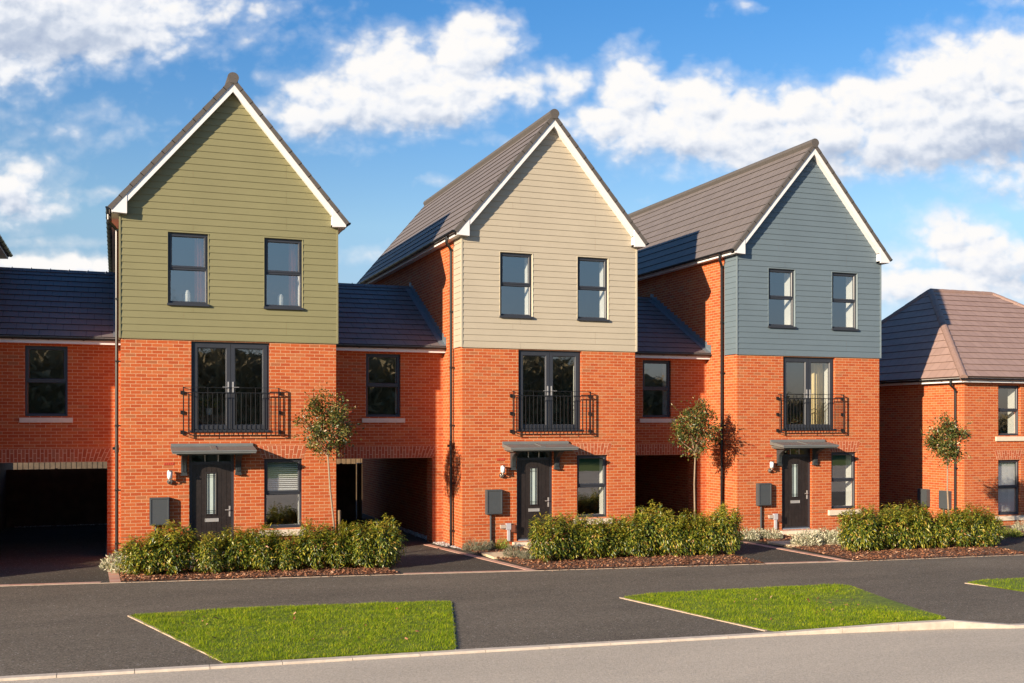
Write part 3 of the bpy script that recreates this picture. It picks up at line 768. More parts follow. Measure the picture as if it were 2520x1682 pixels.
    dps.build('downpipe', M['black'], H, smooth=False)
    # ---- rooms
    inn = MB()
    for (z0, z1, holes) in ((.05, 2.42, [(LW[0], LW[1], LW[2], LW[3]), (DR[0] + .06, DR[1] - .06, 2.085, 2.24)]), (2.72, 5.05, [FD]), (5.30, 7.5, UW)):
        inn.wall(.3, W - .3, z0, z1, .475, holes, -.30)
        inn.face([(.3, .36, z0), (W - .3, .36, z0), (W - .3, 4.2, z0), (.3, 4.2, z0)]); inn.face([(.3, .36, z1), (W - .3, .36, z1), (W - .3, 4.2, z1), (.3, 4.2, z1)])
        inn.face([(.3, .36, z0), (.3, 4.2, z0), (.3, 4.2, z1), (.3, .36, z1)]); inn.face([(W - .3, .36, z0), (W - .3, 4.2, z0), (W - .3, 4.2, z1), (W - .3, .36, z1)])
        inn.face([(.3, 4.2, z0), (W - .3, 4.2, z0), (W - .3, 4.2, z1), (.3, 4.2, z1)])
    inn.build('room_interior', M['room'], H)
    rv = MB()
    for h in UW + [LW, FD]:
        a, b, z0, z1 = h; y0, y1 = (.125, .47) if h in UW else (.19, .47)
        rv.box(a + .03, b - .03, y0, y1, z0 + .02, z1 - .03, skip='fk')
    for h in UW + [LW]: rv.box(h[0] + .031, h[1] - .031, .17, .46, h[2] + .023, h[2] + .045)
    rv.build('window_reveal', M['plaster'], H)
    return H


H1 = house(XS[0], M['green'], M['greentrim'], 'tall red brick house clad in olive green boards, with white bargeboards and black door')
H2 = house(XS[1], M['cream'], M['creamtrim'], 'tall red brick house clad in beige boards, middle one of the three gables')
H3 = house(XS[2], M['blue'], M['bluetrim'], 'tall red brick house clad in blue grey boards, with cream curtain behind the french doors')
H0 = house(-7.87, M['cream'], M['creamtrim'], 'brick house cut off by the left edge, only its rear eaves corner and gutter showing', depth=7.75)


# ---------------------------------------------------------------- link buildings over the carports
def link(ox, label, left_w):
    """ox: x of the house wall on its right; spans left_w .. 0"""
    L = thing('carport_annexe', label, 'annexe', (ox, 1.64, 0), 'low linking rooms over the carports')
    x0 = -left_w; x1 = .03; yb = 7.5
    win = (-2.009, -1.113, 3.117, 4.724)
    mb = MB(); mb.wall(x0, x1, 2.06, 4.86, 0, [win], .16)
    mb.build('wall', M['brick'], L); mb = MB(); mb.box(x0, x1, yb, yb + .1, 2.3, 4.86); mb.build('rear_wall', M['brick'], L)
    for (pa, pb) in ((-.264, .03), (x0, x0 + .264)):
        pm = MB(); pm.box(pa, pb, 0, .5, -.35, 2.06, skip='t'); pm.build('pier', M['brick'], L)
    c = MB(); c.box(x0, x1, .004, yb - .004, 2.062, 2.30); c.build('carport_ceiling', simple('bounce_soffit', (.62, .60, .56), .8) if 'bounce_soffit' not in bpy.data.materials else bpy.data.materials['bounce_soffit'], L)  # ceiling made pale to bounce light down into the dark carport
    splay_lintel(L, x0, -.264, 2.064, 2.365, 0, .16, True)
    window_unit(L, *win, .07)
    s = MB(); s.box(-2.12, -1.0, -.05, .07, 2.972, 3.082); s.build('sill', M['stone'], L)
    inn = MB(); inn.wall(x0 + .2, -.2, 2.5, 4.8, .445, [win], -.28)
    for f in ([(x0 + .2, .36, 2.5), (-.2, .36, 2.5), (-.2, 3.5, 2.5), (x0 + .2, 3.5, 2.5)], [(x0 + .2, .36, 4.8), (-.2, .36, 4.8), (-.2, 3.5, 4.8), (x0 + .2, 3.5, 4.8)],
              [(x0 + .2, 3.5, 2.5), (-.2, 3.5, 2.5), (-.2, 3.5, 4.8), (x0 + .2, 3.5, 4.8)], [(x0 + .2, .36, 2.5), (x0 + .2, 3.5, 2.5), (x0 + .2, 3.5, 4.8), (x0 + .2, .36, 4.8)], [(-.2, .36, 2.5), (-.2, 3.5, 2.5), (-.2, 3.5, 4.8), (-.2, .36, 4.8)]): inn.face(f)
    inn.build('room_interior', M['room'], L)
    rv = MB(); rv.box(win[0] + .03, win[1] - .03, .16, .44, win[2] + .02, win[3] - .02, skip='fk'); rv.build('window_reveal', M['plaster'], L)
    # roof
    pit = math.atan(1.945 / 3.62); ye, ze = -.27, 4.925; yr, zr = 3.36, 6.875; Ls = math.hypot(yr - ye, zr - ze)
    rf = MB(); wdt = x1 - x0
    B = Vector((0, math.cos(pit), math.sin(pit))); N = Vector((0, -math.sin(pit), math.cos(pit)))
    slope_rows(rf, Vector((x0, ye, ze)), Vector((1, 0, 0)), B, N, lambda s: 0, lambda s: wdt, Ls, .335)
    B2 = Vector((0, -math.cos(pit), math.sin(pit))); N2 = Vector((0, math.sin(pit), math.cos(pit)))
    yq = yb + .22; B2 = Vector((0, yr - yq, zr - ze)); Lq = B2.length; B2.normalize(); N2 = Vector((0, B2.z, -B2.y))
    slope_rows(rf, Vector((x0, yq, ze)), Vector((1, 0, 0)), B2, N2, lambda s: 0, lambda s: wdt, Lq, .335)
    e = Vector((0, 0, -.07))
    for (a, b) in (((x0, ye, ze), (x0, yr, zr)), ((x0, yq, ze), (x0, yr, zr))):
        a = Vector(a) + e; b = Vector(b) + e; k = Vector((wdt, 0, 0)); rf.face([a, a + k, b + k, b])
    rf.face([(x0, ye, ze - .07), (x1, ye, ze - .07), (x1, ye, ze), (x0, ye, ze)])
    roof = rf.build('roof', M['tile_link'], L)
    rd = MB(); xx = x0
    while xx < x1 - .02:
        xe = min(xx + .45, x1)
        rd.prism([(yr - .13, zr - .035), (yr + .0, zr + .055), (yr + .13, zr - .035), (yr, zr - .08)], 'x', xx, xe - .005)
        for q in (.03,): rd.box(xx + q - .01, xx + q + .01, yr - .008, yr + .008, zr + .05, zr + .075)
        xx = xe
    rd.build('ridge_tile', M['tile_link'], roof)
    # stepped lead flashing where the roof meets the wall on its right
    fl = MB(); n = 17
    for k in range(n):
        a = k / n; b = (k + 1) / n
        ya, yb2 = ye + (yr - ye) * a, ye + (yr - ye) * b; za, zb2 = ze + (zr - ze) * a, ze + (zr - ze) * b
        fl.prism([(ya, za + .01), (yb2, zb2 + .01), (yb2, zb2 + .10), (yb2 - .02, zb2 + .16), (ya, zb2 + .13)], 'x', .018, .0295)
    fl.prism([(ye, ze + .028), (yr, zr + .028), (yr, zr + .034), (ye, ze + .034)], 'x', -.13, .02)
    fl.build('flashing', M['lead'], roof)
    fa = MB(); fa.box(x0, x1 - .003, -.205, -.185, 4.772, 4.90); fa.box(x0, x1 - .003, -.185, -.002, 4.774, 4.79); fa.build('fascia', M['white'], L)
    gutter(L, -.262, x0, x1 - .004, 4.905, .62, along='x')
    return L


LK1 = link(XS[0], 'low brick annexe with dark tiled roof over the carport left of the green house', 3.03)
LK2 = link(XS[1], 'low brick annexe with dark tiled roof and arched carport opening between green and beige houses', 3.03)
LK3 = link(XS[2], 'low brick annexe over a dark carport between beige and blue grey houses', 3.02)


# ---------------------------------------------------------------- hipped house on the right
def hip_house():
    H = thing('hipped_house', 'two storey brick house with brown hipped roof at the right edge', 'house', (23.6, 0, 0))
    w4, d4 = 9.7, 8.3; zb = -.6; ze = 4.20
    holes = [(1.31, 2.19, 2.58, 4.10), (1.31, 2.2, .17, 1.84)]
    mb = MB(); mb.wall(0, w4, zb, ze + .1, 0, holes, .16); mb.wall(0, d4, zb, ze + .1, 0, [], axis='x'); mb.wall(0, d4, zb, ze + .1, w4, [], axis='x'); mb.wall(0, w4, zb, ze + .1, d4, [])
    mb.build('wall', M['brick'], H)
    for h in holes:
        window_unit(H, *h, .08)
        s = MB(); s.box(h[0] - .11, h[1] + .11, -.045, .08, h[2] - .165, h[2] - .034); s.build('sill', M['stone'], H)
    splay_lintel(H, 1.27, 2.22, 1.845, 2.13, 0, .10)
    rv = MB()
    for h in holes:
        rv.box(h[0] + .03, h[1] - .03, .16, .46, h[2] + .02, h[3] - .03, skip='fk')
    rv.build('window_reveal', M['plaster'], H)
    inn = MB()
    for z0, z1, hh in ((-.3, 2.2, holes[1]), (2.3, 4.2, holes[0])):
        inn.wall(.3, 5, z0, z1, .465, [hh], -.29)
        for f in ([(.3, .36, z0), (5, .36, z0), (5, 4, z0), (.3, 4, z0)], [(.3, .36, z1), (5, .36, z1), (5, 4, z1), (.3, 4, z1)], [(.3, 4, z0), (5, 4, z0), (5, 4, z1), (.3, 4, z1)], [(.3, .36, z0), (.3, 4, z0), (.3, 4, z1), (.3, .36, z1)], [(5, .36, z0), (5, 4, z0), (5, 4, z1), (5, .36, z1)]): inn.face(f)
    inn.build('room_interior', M['room'], H)
    bl = MB()
    for k in range(60):
        z = .26 + k * .026; bl.box(1.37, 2.14, .17, .186, z, z + .019)
    bl.build('blind', M['blind'], H)
    # roof: corners and ridge
    o = .23; za = 4.335; zr = 7.52
    c = [Vector((-o, -o, za)), Vector((w4 + o, -o, za)), Vector((w4 + o, d4 + o, za)), Vector((-o, d4 + o, za))]
    r0 = Vector((2.55, 4.2, zr)); r1 = Vector((5.25, 4.2, zr))
    rf = MB()
    def plane(P, Q, Rt, St):     # eave P-Q, upper edge St-Rt
        A = (Q - P).normalized(); Nn = (Q - P).cross(St - P).normalized()
        if Nn.z < 0: Nn = -Nn
        B = Nn.cross(A); 
        if B.z < 0: B = -B
        L = (St - P).dot(B); La = (Q - P).length; sa = (St - P).dot(A); sb = (Rt - P).dot(A)
        slope_rows(rf, P, A, B, Nn, lambda s: sa * s / L, lambda s: La + (sb - La) * s / L, L, .335)
        rf.face([P - Nn * .03, Q - Nn * .03, Rt - Nn * .03, St - Nn * .03] if (Rt - St).length > .01 else [P - Nn * .03, Q - Nn * .03, Rt - Nn * .03])
    plane(c[0], c[1], r1, r0); plane(c[1], c[2], r1, r1); plane(c[2], c[3], r0, r1); plane(c[3], c[0], r0, r0)
    roof = rf.build('roof', M['tile_brown'], H)
    rd = MB()
    for a, b in ((c[0], r0), (c[1], r1), (c[2], r1), (c[3], r0), (r0, r1)):
        n = max(2, round((b - a).length / .45)); d = (b - a) / n; up = Vector((0, 0, -.045))
        for k in range(n): rd.tube([a + d * k + up, a + d * (k + .99) + up], [.115, .108], 12)
    rd.build('hip_tile', M['ridge_b'], roof, smooth=False)
    fa = MB(); q = .19
    fa.box(-q, w4 + q, -q, -q + .02, ze - .03, za - .03); fa.box(-q, -q + .02, -q + .021, d4 + q, ze - .03, za - .03); fa.box(-q + .021, w4, -q + .021, -.001, ze - .028, ze - .014); fa.box(-q + .021, -.001, 0, d4, ze - .028, ze - .014)
    fa.build('fascia', M['white'], H)
    gutter(H, -q - .058, -q - .06, d4 + q, za - .045, .8); gutter(H, -q - .058, -q - .0, w4 + q, za - .045, .8, along='x')
    dp = MB(); px, py = -.055, .30
    dp.tube([(-.25, .28, 4.25), (-.25, .28, 4.13), (-.24, .29, 4.09), (-.08, .29, 3.98), (px, py, 3.93), (px, py, -.5)], .036, 10)
    for zz in (3.9, 2.9, 1.6, .4): dp.tube([(px, py, zz - .03), (px, py, zz + .03)], .043, 10); dp.box(-.05, .01, py - .06, py - .045, zz - .015, zz + .015)
    dp.build('downpipe', M['black'], H)
    for (y0, y1) in ((1.40, 1.82), (.50, .90)):
        g = MB(); g.box(-.12, .0, y0, y1, .35, .90); g.box(-.135, -.121, y0 + .01, y1 - .01, .36, .89); g.tube([(-.04, y1 - .12, .35), (-.04, y1 - .12, -.3)], .026, 8); g.build('meter_box', M['meter'], H)
    g = MB(); g.box(.75, .87, -.05, -.001, -.12, .05); g.build('service_box', M['greybox'], H)
    return H


H4 = hip_house()


# ================================================================== GROUND
def lerp_line(pts, x):
    for (a, b), (c, d) in zip(pts, pts[1:]):
        if x <= c: return b + (d - b) * (x - a) / (c - a)
    return pts[-1][1]


KERB = [(-60, -5.2), (-6, -9.85), (-1.4, -10.33), (1.16, -10.60), (4.26, -10.85), (9.0, -11.34), (12.0, -11.85), (13.0, -12.22), (20, -13.1), (60, -18)]
EDGE = [(-60, 6), (-7, -1.70), (-2.14, -2.45), (0, -2.78), (5.4, -3.62), (7.68, -4.02), (12.96, -4.83), (15.4, -5.22), (20, -5.66), (60, -10)]
G = -.15


def sheet(name, poly, z, m, label=None, kind='structure'):
    mb = MB(); mb.face([(x, y, z) for x, y in poly]); o = mb.build(name, m); o['kind'] = kind; return o


g = MB(); g.face([(-900, -900, -.75), (1500, -900, -.75), (1500, 1500, -.75), (-900, 1500, -.75)]); o = g.build('ground', M['earth']); o['kind'] = 'structure'
# footway / parking apron
ap = [(x, y) for x, y in KERB] + [(x, y + .0) for x, y in EDGE[::-1]]
sheet('pavement', ap, G, M['tarmac'])
# yards behind the strip: one sheet of drive tarmac under beds and drives
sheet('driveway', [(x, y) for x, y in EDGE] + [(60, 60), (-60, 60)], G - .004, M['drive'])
# road
sheet('road', [(-60, -30), (60, -40)] + [(x, y - .0) for x, y in KERB[::-1]], G - .030, M['road'])
sheet('far_verge', [(-200, -200), (200, -200), (60, -40), (-60, -30)], G - .034, M['turf'])


# kerb stones along the road, dropped except beside the second verge
def kz(x):
    if x < 9.0: return G + .004
    if x < 11.4: return G + .004 + .085 * (x - 9.0) / 2.4
    if x < 12.05: return G + .089
    if x < 12.95: return G + .089 - .085 * (x - 12.05) / .9
    return G + .004


kb = MB(); pts = []
x = -8.0
while x < 45:
    x2 = x + .905; xa, xb = x + .004, x2 - .004
    ya, yb = lerp_line(KERB, xa), lerp_line(KERB, xb); w_ = .125; za, zb = kz(xa), kz(xb)
    P0 = [(xa, ya, za), (xb, yb, zb), (xb, yb - w_ + .015, zb - .003), (xa, ya - w_ + .015, za - .003)]
    P1 = [(xa, ya - w_, za - .02), (xb, yb - w_, zb - .02), (xb, yb - w_, G - .05), (xa, ya - w_, G - .05)]
    kb.face(P0[::-1]); kb.face([P0[3], P0[2], P1[1], P1[0]]); kb.face([P1[0], P1[1], P1[2], P1[3]])
    kb.face([P0[0], P0[3], P1[0], P1[3], (xa, ya, G - .05)]); kb.face([P0[1], (xb, yb, G - .05), P1[2], P1[1], P0[2]]); kb.face([P0[0], (xa, ya, G - .05), (xb, yb, G - .05), P0[1]])
    x = x2
o = kb.build('kerb', M['kerbm']); o['kind'] = 'structure'


def strip(mb, a, b, wd, z, h=.03, seg=None, gap=.004):
    """line of edging pieces from a to b, wd wide to the right of the direction"""
    a = Vector((*a, 0)); b = Vector((*b, 0)); d = (b - a); L = d.length; d /= L; n = Vector((d.y, -d.x, 0))
    k = max(1, round(L / seg)) if seg else 1
    for i in range(k):
        p = a + d * (L * i / k + gap / 2); q = a + d * (L * (i + 1) / k - gap / 2)
        v = [p, q, q + n * wd, p + n * wd]; i0 = len(mb.v)
        mb.v += [(c.x, c.y, z) for c in v] + [(c.x, c.y, z - h) for c in v]
        for f in ((0, 1, 2, 3)[::-1], (0, 1, 5, 4), (1, 2, 6, 5), (2, 3, 7, 6), (3, 0, 4, 7)): mb.f.append(tuple(i0 + c for c in f)); mb.uv.append(None)


# pale edging along the front of beds and drives
eg = MB()
for (a, b) in zip(EDGE[1:-1], EDGE[2:]): strip(eg, (a[0], a[1] + .05), (b[0], b[1] + .05), .05, G + .008, .06, .9)
o = eg.build('edging', M['edging']); o['kind'] = 'structure'
# pink block strips
pv = MB()
strip(pv, (-6.9, -1.70 + .02 + .17), (-.34, -2.72 + .06 + .17), .165, G + .004, .05, .205)
strip(pv, (-.10, 1.5), (.02, -2.72), .20, G + .005, .05, .21)
strip(pv, (7.42 + .02, 1.35), (8.18 + .06, -4.03), .16, G + .006, .05, .21)
strip(pv, (15.3, 1.35), (15.28 + .18, -5.12), .16, G + .006, .05, .21)
for xa, xb in ((5.5, 8.12), (13.4, 15.3), (20.2, 23.2)):
    strip(pv, (xa, lerp_line(EDGE, xa) + .20), (xb, lerp_line(EDGE, xb) + .20), .14, G + .004, .05, .21)
strip(pv, (4.88, 1.0), (5.42, -3.42), .15, G + .0055, .05, .21)
strip(pv, (-.10, 8.6), (-.10, 1.5), .2, G + .005, .05, .21)
o = pv.build('block_paving', M['paver']); o['kind'] = 'structure'


# planting beds and slabs
def el(x, d=.06): return lerp_line(EDGE, x) + d


BEDS = [[(.02, .02), (.02, el(.02)), (5.40, el(5.40)), (5.02, .02)],
        [(7.90, .02), (8.22, el(8.22)), (13.35, el(13.35)), (13.45, -2.3), (14.2, -1.3), (14.6, -.9), (14.6, .3), (12.9, .3)],
        [(15.76, .02), (15.50, el(15.5)), (20.2, el(20.2)), (21.0, .02)],
        [(23.0, -.6), (23.2, el(23.2)), (34, el(34)), (34, .0)]]
bd = MB()
for b in BEDS: bd.face([(x, y, G + .022) for x, y in b])
o = bd.build('planting_bed_soil', M['soil']); o['kind'] = 'structure'
sl = MB()
def slab_row(x0, x1, y0, y1, n, ax):
    for i in range(n):
        if ax == 'x': a, b = x0 + (x1 - x0) * i / n, x0 + (x1 - x0) * (i + 1) / n; sl.box(a + .004, b - .004, y0, y1, G, G + .05)
        else: a, b = y0 + (y1 - y0) * i / n, y0 + (y1 - y0) * (i + 1) / n; sl.box(x0, x1, a + .004, b - .004, G, G + .05)
SLABS = [(.12, 2.5, -1.75, -.95), (1.5, 2.42, -.95, -.16), (8.0, 10.3, -1.98, -1.12), (9.37, 10.3, -1.12, -.16), (15.68, 18.1, -2.55, -1.5), (17.2, 18.15, -1.5, -.16)]
slab_row(*SLABS[0], 4, 'x'); slab_row(*SLABS[1], 2, 'y'); slab_row(*SLABS[2], 4, 'x'); slab_row(*SLABS[3], 2, 'y'); slab_row(*SLABS[4], 4, 'x'); slab_row(*SLABS[5], 3, 'y')
o = sl.build('slab_path', M['slab']); o['kind'] = 'structure'

rng = np.random.default_rng(7)


def inside(poly, P_):
    x, y = P_[:, 0], P_[:, 1]; r = np.zeros(len(P_), bool); n = len(poly); j = n - 1
    for i in range(n):
        xi, yi = poly[i]; xj, yj = poly[j]
        r ^= ((yi > y) != (yj > y)) & (x < (xj - xi) * (y - yi) / (yj - yi + 1e-12) + xi); j = i
    return r


def scatter(poly, n):
    p = np.array(poly); lo, hi = p.min(0), p.max(0); out_ = np.zeros((0, 2))
    while len(out_) < n:
        q = rng.uniform(lo, hi, (n * 2, 2)); out_ = np.vstack([out_, q[inside(poly, q)]])
    return out_[:n]


def chips(poly, n, z, smin, smax, flat=.35, avoid=()):
    p = scatter(poly, n)
    for a in avoid: p = p[~((p[:, 0] > a[0]) & (p[:, 0] < a[1]) & (p[:, 1] > a[2]) & (p[:, 1] < a[3]))]
    n = len(p); L = rng.uniform(smin, smax, n); th = rng.uniform(0, 6.283, n); wd = L * rng.uniform(.25, .6, n)
    d = np.stack([np.cos(th), np.sin(th), rng.normal(0, flat, n)], 1); d /= np.linalg.norm(d, axis=1)[:, None]
    s = np.stack([-np.sin(th), np.cos(th), rng.normal(0, flat, n)], 1); nn = np.cross(d, s); nn /= np.linalg.norm(nn, axis=1)[:, None]
    c = np.stack([p[:, 0], p[:, 1], z + rng.uniform(0, .022, n)], 1)
    a = d * L[:, None] / 2; b = s * wd[:, None] / 2; t = nn * (L * .12)[:, None]
    V = np.stack([c - a - b, c + a - b * .7, c + a * .9 + b, c - a + b, c + t * 1.6], 1).reshape(-1, 3)
    i = np.arange(n)[:, None] * 5
    F = np.concatenate([i + np.array([[0, 1, 4]]), i + np.array([[1, 2, 4]]), i + np.array([[2, 3, 4]]), i + np.array([[3, 0, 4]])])
    return V, F


Vs, Fs, off = [], [], 0
for b, n in zip(BEDS, (9000, 9000, 9000, 2500)):
    V, F = chips(b, n, G + .024, .02, .075, .35, SLABS); Vs.append(V); Fs.append(F + off); off += len(V)
for (xa, xb) in ((.1, 5.3), (8.3, 13.3), (15.6, 20.1)):
    q = [(xa, el(xa, -.14)), (xb, el(xb, -.14)), (xb, el(xb, .06)), (xa, el(xa, .06))]; V, F = chips(q, 170, G + .004, .012, .045, .2); Vs.append(V); Fs.append(F + off); off += len(V)
for q in ([(.6, -7.2), (1.5, -10), (4, -10.3), (4.9, -7.6)], [(9.2, -8), (9.4, -10.8), (11.6, -11), (12.5, -8.3)]):
    V, F = chips(q, 26, G + .05, .03, .07, .5); Vs.append(V); Fs.append(F + off); off += len(V)
o = np_mesh('bark_mulch', np.vstack(Vs), np.vstack(Fs), M['chip']); tag(o, 'reddish brown bark mulch covering the planting beds before the houses', 'bark mulch', kind='stuff')
Vs, Fs, off = [], [], 0
for b, n in (([(7.60, 1.30), (7.64, .85), (7.90, -.02), (7.90, 1.6), (7.6, 1.6)], 1300), ([(7.62, 8.4), (7.62, 2.2), (7.87, 2.2), (7.87, 8.4)], 2200), ([(-2.9, 9.75), (-.2, 9.75), (-.2, 10.0), (-2.9, 10.0)], 700), ([(15.4, 8.4), (15.4, 2.2), (15.7, 2.2), (15.7, 8.4)], 1500)):
    V, F = chips(b, n, G + .01, .015, .04, .5); Vs.append(V); Fs.append(F + off); off += len(V)
o = np_mesh('pebbles', np.vstack(Vs), np.vstack(Fs), M['pebble']); tag(o, 'white pebble strip along the foot of the side walls', 'pebbles', kind='stuff')

# grass verges
VG = [[(.17, -6.63), (1.24, -10.56), (4.27, -10.84), (5.34, -7.20), (4.9, -7.05), (1.87, -6.57)],
      [(8.40, -7.84), (8.86, -10.40), (9.14, -11.33), (11.9, -11.80), (12.96, -8.2), (12.85, -8.0), (12.6, -7.92), (9.03, -7.66)],
      [(15.40, -8.66), (15.62, -9.95), (16.6, -12.5), (22, -13.3), (23, -9.4), (16.0, -8.5)]]
VLAB = ['triangular grass verge nearest the left, in front of the green house', 'grass verge with cut corners beside the raised kerb, before the beige and blue houses', 'tip of a grass verge cut off by the right edge']
for poly, lab, nb in zip(VG, VLAB, (52000, 40000, 24000)):
    t = MB(); cx = sum(p[0] for p in poly) / len(poly); cy = sum(p[1] for p in poly) / len(poly)
    def vz(x, y):
        dk = y - lerp_line(KERB, x); return G + .02 + max(0, kz(x) - G - .004) * max(0, 1 - dk / 2.0)
    top = [(x, y, vz(x, y)) for x, y in poly]; bot = [(x, y, G - .05) for x, y in poly]
    N_ = 10
    for k in range(len(poly)):
        a, b = poly[k], poly[(k + 1) % len(poly)]
        t.face([(a[0], a[1], G - .05), (b[0], b[1], G - .05), (b[0], b[1], vz(*b)), (a[0], a[1], vz(*a))])
        for i in range(N_):
            f0, f1 = i / N_, (i + 1) / N_
            q = lambda p, f: (p[0] + (cx - p[0]) * f, p[1] + (cy - p[1]) * f)
            c4 = [q(a, f0), q(b, f0), q(b, f1), q(a, f1)]
            t.face([(x, y, vz(x, y)) for x, y in c4])
    vo = t.build('turf_base', M['turf']); vo['kind'] = 'structure'
    p = scatter(poly, nb); n = len(p); h = rng.uniform(.018, .050, n) * (1 + .35 * np.sin(p[:, 0] * 5.1 + np.sin(p[:, 1] * 4) * 2) * np.cos(p[:, 1] * 6.3)); th = rng.uniform(0, 6.283, n); ln = rng.normal(0, .018, (n, 2)); wd = rng.uniform(.0022, .0045, n)
    z0 = np.array([vz(a, b) for a, b in p]) - .004
    A = np.stack([p[:, 0] - np.cos(th) * wd, p[:, 1] - np.sin(th) * wd, z0], 1); B = np.stack([p[:, 0] + np.cos(th) * wd, p[:, 1] + np.sin(th) * wd, z0], 1)
    Cc = np.stack([p[:, 0] + ln[:, 0] + .004, p[:, 1] + ln[:, 1], z0 + h], 1)
    V = np.stack([A, B, Cc], 1).reshape(-1, 3); F = np.arange(3 * n).reshape(-1, 3)
    e = []
    for k in range(len(poly)):
        a, b = np.array(poly[k]), np.array(poly[(k + 1) % len(poly)]); m_ = int(np.linalg.norm(b - a) * 420); q = a + (b - a) * rng.uniform(0, 1, (m_, 1)); nrm = np.array([b[1] - a[1], a[0] - b[0]]); nrm = nrm / np.linalg.norm(nrm); cc_ = np.array([cx, cy]); sg = -1 if np.dot(cc_ - a, nrm) > 0 else 1
        q = q + nrm * sg * (np.abs(rng.normal(0, .018, (m_, 1))) * (.4 + .9 * np.sin(q[:, :1] * 9 + q[:, 1:] * 7) ** 2)); e.append(q)
    p = np.vstack(e); n = len(p); h = rng.uniform(.012, .04, n); th = rng.uniform(0, 6.283, n); wd = rng.uniform(.0022, .004, n); z0 = np.array([vz(a, b) for a, b in p]) - .01; ln = rng.normal(0, .015, (n, 2))
    V2 = np.stack([np.stack([p[:, 0] - np.cos(th) * wd, p[:, 1] - np.sin(th) * wd, z0], 1), np.stack([p[:, 0] + np.cos(th) * wd, p[:, 1] + np.sin(th) * wd, z0], 1), np.stack([p[:, 0] + ln[:, 0], p[:, 1] + ln[:, 1], z0 + h], 1)], 1).reshape(-1, 3)
    F = np.vstack([F, np.arange(3 * n).reshape(-1, 3) + len(V)]); V = np.vstack([V, V2])
    o = np_mesh('grass', V, F, M['grass']); tag(o, lab.replace('grass verge', 'short mown grass of the verge'), 'grass', kind='stuff')
ve = MB()
strip(ve, (1.22, -10.52), (.10, -6.60), .055, G + .016, .06, .9)
strip(ve, (9.0, -11.26), (8.30, -7.80), .05, G + .014, .06, .9); strip(ve, (16.5, -12.4), (15.33, -8.62), .05, G + .014, .06, .9)
strip(ve, (.10, -6.59), (1.87, -6.53), .03, G + .010, .05, .9); strip(ve, (1.87, -6.53), (4.95, -7.02), .03, G + .010, .05, .9)
strip(ve, (8.33, -7.80), (9.03, -7.62), .03, G + .010, .05, .9); strip(ve, (9.03, -7.62), (12.6, -7.88), .03, G + .010, .05, .9); strip(ve, (12.95, -8.12), (11.98, -11.7), -.0 + .03, G + .010, .05, .9)
o = ve.build('verge_edging', M['edging']); o['kind'] = 'structure'
ve = MB(); strip(ve, (5.37, -7.22), (4.30, -10.84), .045, G + .014, .05, .9); o = ve.build('verge_kerb', M['edgegrey']); o['kind'] = 'structure'


# ================================================================== FENCES BEHIND
def fence(name, label, x0, x1, y, z1, m, group=None, board=.10):
    T = thing(name, label, 'fence', (x0, y, G), group); f = MB(); x = 0; i = 0
    while x < x1 - x0 - .01:
        e = min(x + board, x1 - x0); f.box(x - .008, e + .008, (.0 if i % 2 else .014), (.012 if i % 2 else .0255), 0, z1 - G + (.004 if i % 2 else 0)); x = e; i += 1
    f.build('boards', m, T)
    r = MB(); r.box(.001, x1 - x0, .026, .07, z1 - G - .25, z1 - G - .17); r.box(.001, x1 - x0, .026, .07, .3, .38); r.build('rail', m, T)
    p = MB(); k = 0
    while k <= x1 - x0: p.box(k, k + .08, .071, .15, 0, z1 - G + .02); k += 1.8
    p.build('post', m, T)
    return T


fence('timber_fence', 'dark timber fence closing the back of the carport left of the green house', -3.6, .02, 9.92, 1.57, M['wood'])
fence('timber_fence', 'added side fence behind the left edge house, keeping sun off the carport fence', 0, 5.0, 0, 2.1, M['wood']).location = (-3.12, 7.2, G)  # added fence: its shadow darkens the back of the left carport
bpy.data.objects[[o.name for o in bpy.data.objects if o.name.startswith('timber_fence')][-1]].rotation_euler = (0, 0, R_(90))
fence('timber_fence', 'weathered timber fence glimpsed over the dark fence in the left carport', -9, 3.2, 22, 2.15, M['woodgrey'])
fence('timber_gate', 'dark timber gate at the back of the carport between green and beige houses', 4.9, 7.20, 9.05, 1.64, M['wood'])
fence('timber_fence', 'pale sunlit timber fence seen over the gate behind the middle carport', 3.6, 9.6, 17.5, 2.15, M['woodlit'])
T = thing('gate_post', 'pale timber gate post with white cap beside the dark gate', 'gate post', (7.36, 9.15, G)); g = MB(); g.box(-.09, .06, 0, .1, 0, 1.78); g.build('post', M['woodlit'], T); g = MB(); g.box(-.10, .07, -.01, .11, 1.78, 1.81); g.build('cap', M['white'], T)
fence('timber_fence', 'dark timber fence at the back of the right hand carport', 12.7, 15.6, 9.2, 1.7, M['wood'])


# ================================================================== PLANTS
def leaves(P_, Dr, Nn, L, Wd, fold=.25):
    """arrays: base point, direction, normal, length, width -> folded diamond leaves"""
    Dr = Dr / np.linalg.norm(Dr, axis=1)[:, None]; S = np.cross(Dr, Nn); S /= (np.linalg.norm(S, axis=1)[:, None] + 1e-9); Nn = np.cross(S, Dr)
    L = L[:, None]; Wd = Wd[:, None]
    mid = P_ + Dr * L * .45 ; a = mid + S * Wd + Nn * Wd * fold; b = mid - S * Wd + Nn * Wd * fold
    tip = P_ + Dr * L - Nn * L * .10; n = len(P_)
    V = np.stack([P_, a, tip, b], 1).reshape(-1, 3); i = np.arange(n)[:, None] * 4
    F = np.concatenate([i + np.array([[0, 1, 2]]), i + np.array([[0, 2, 3]])])
    return V, F


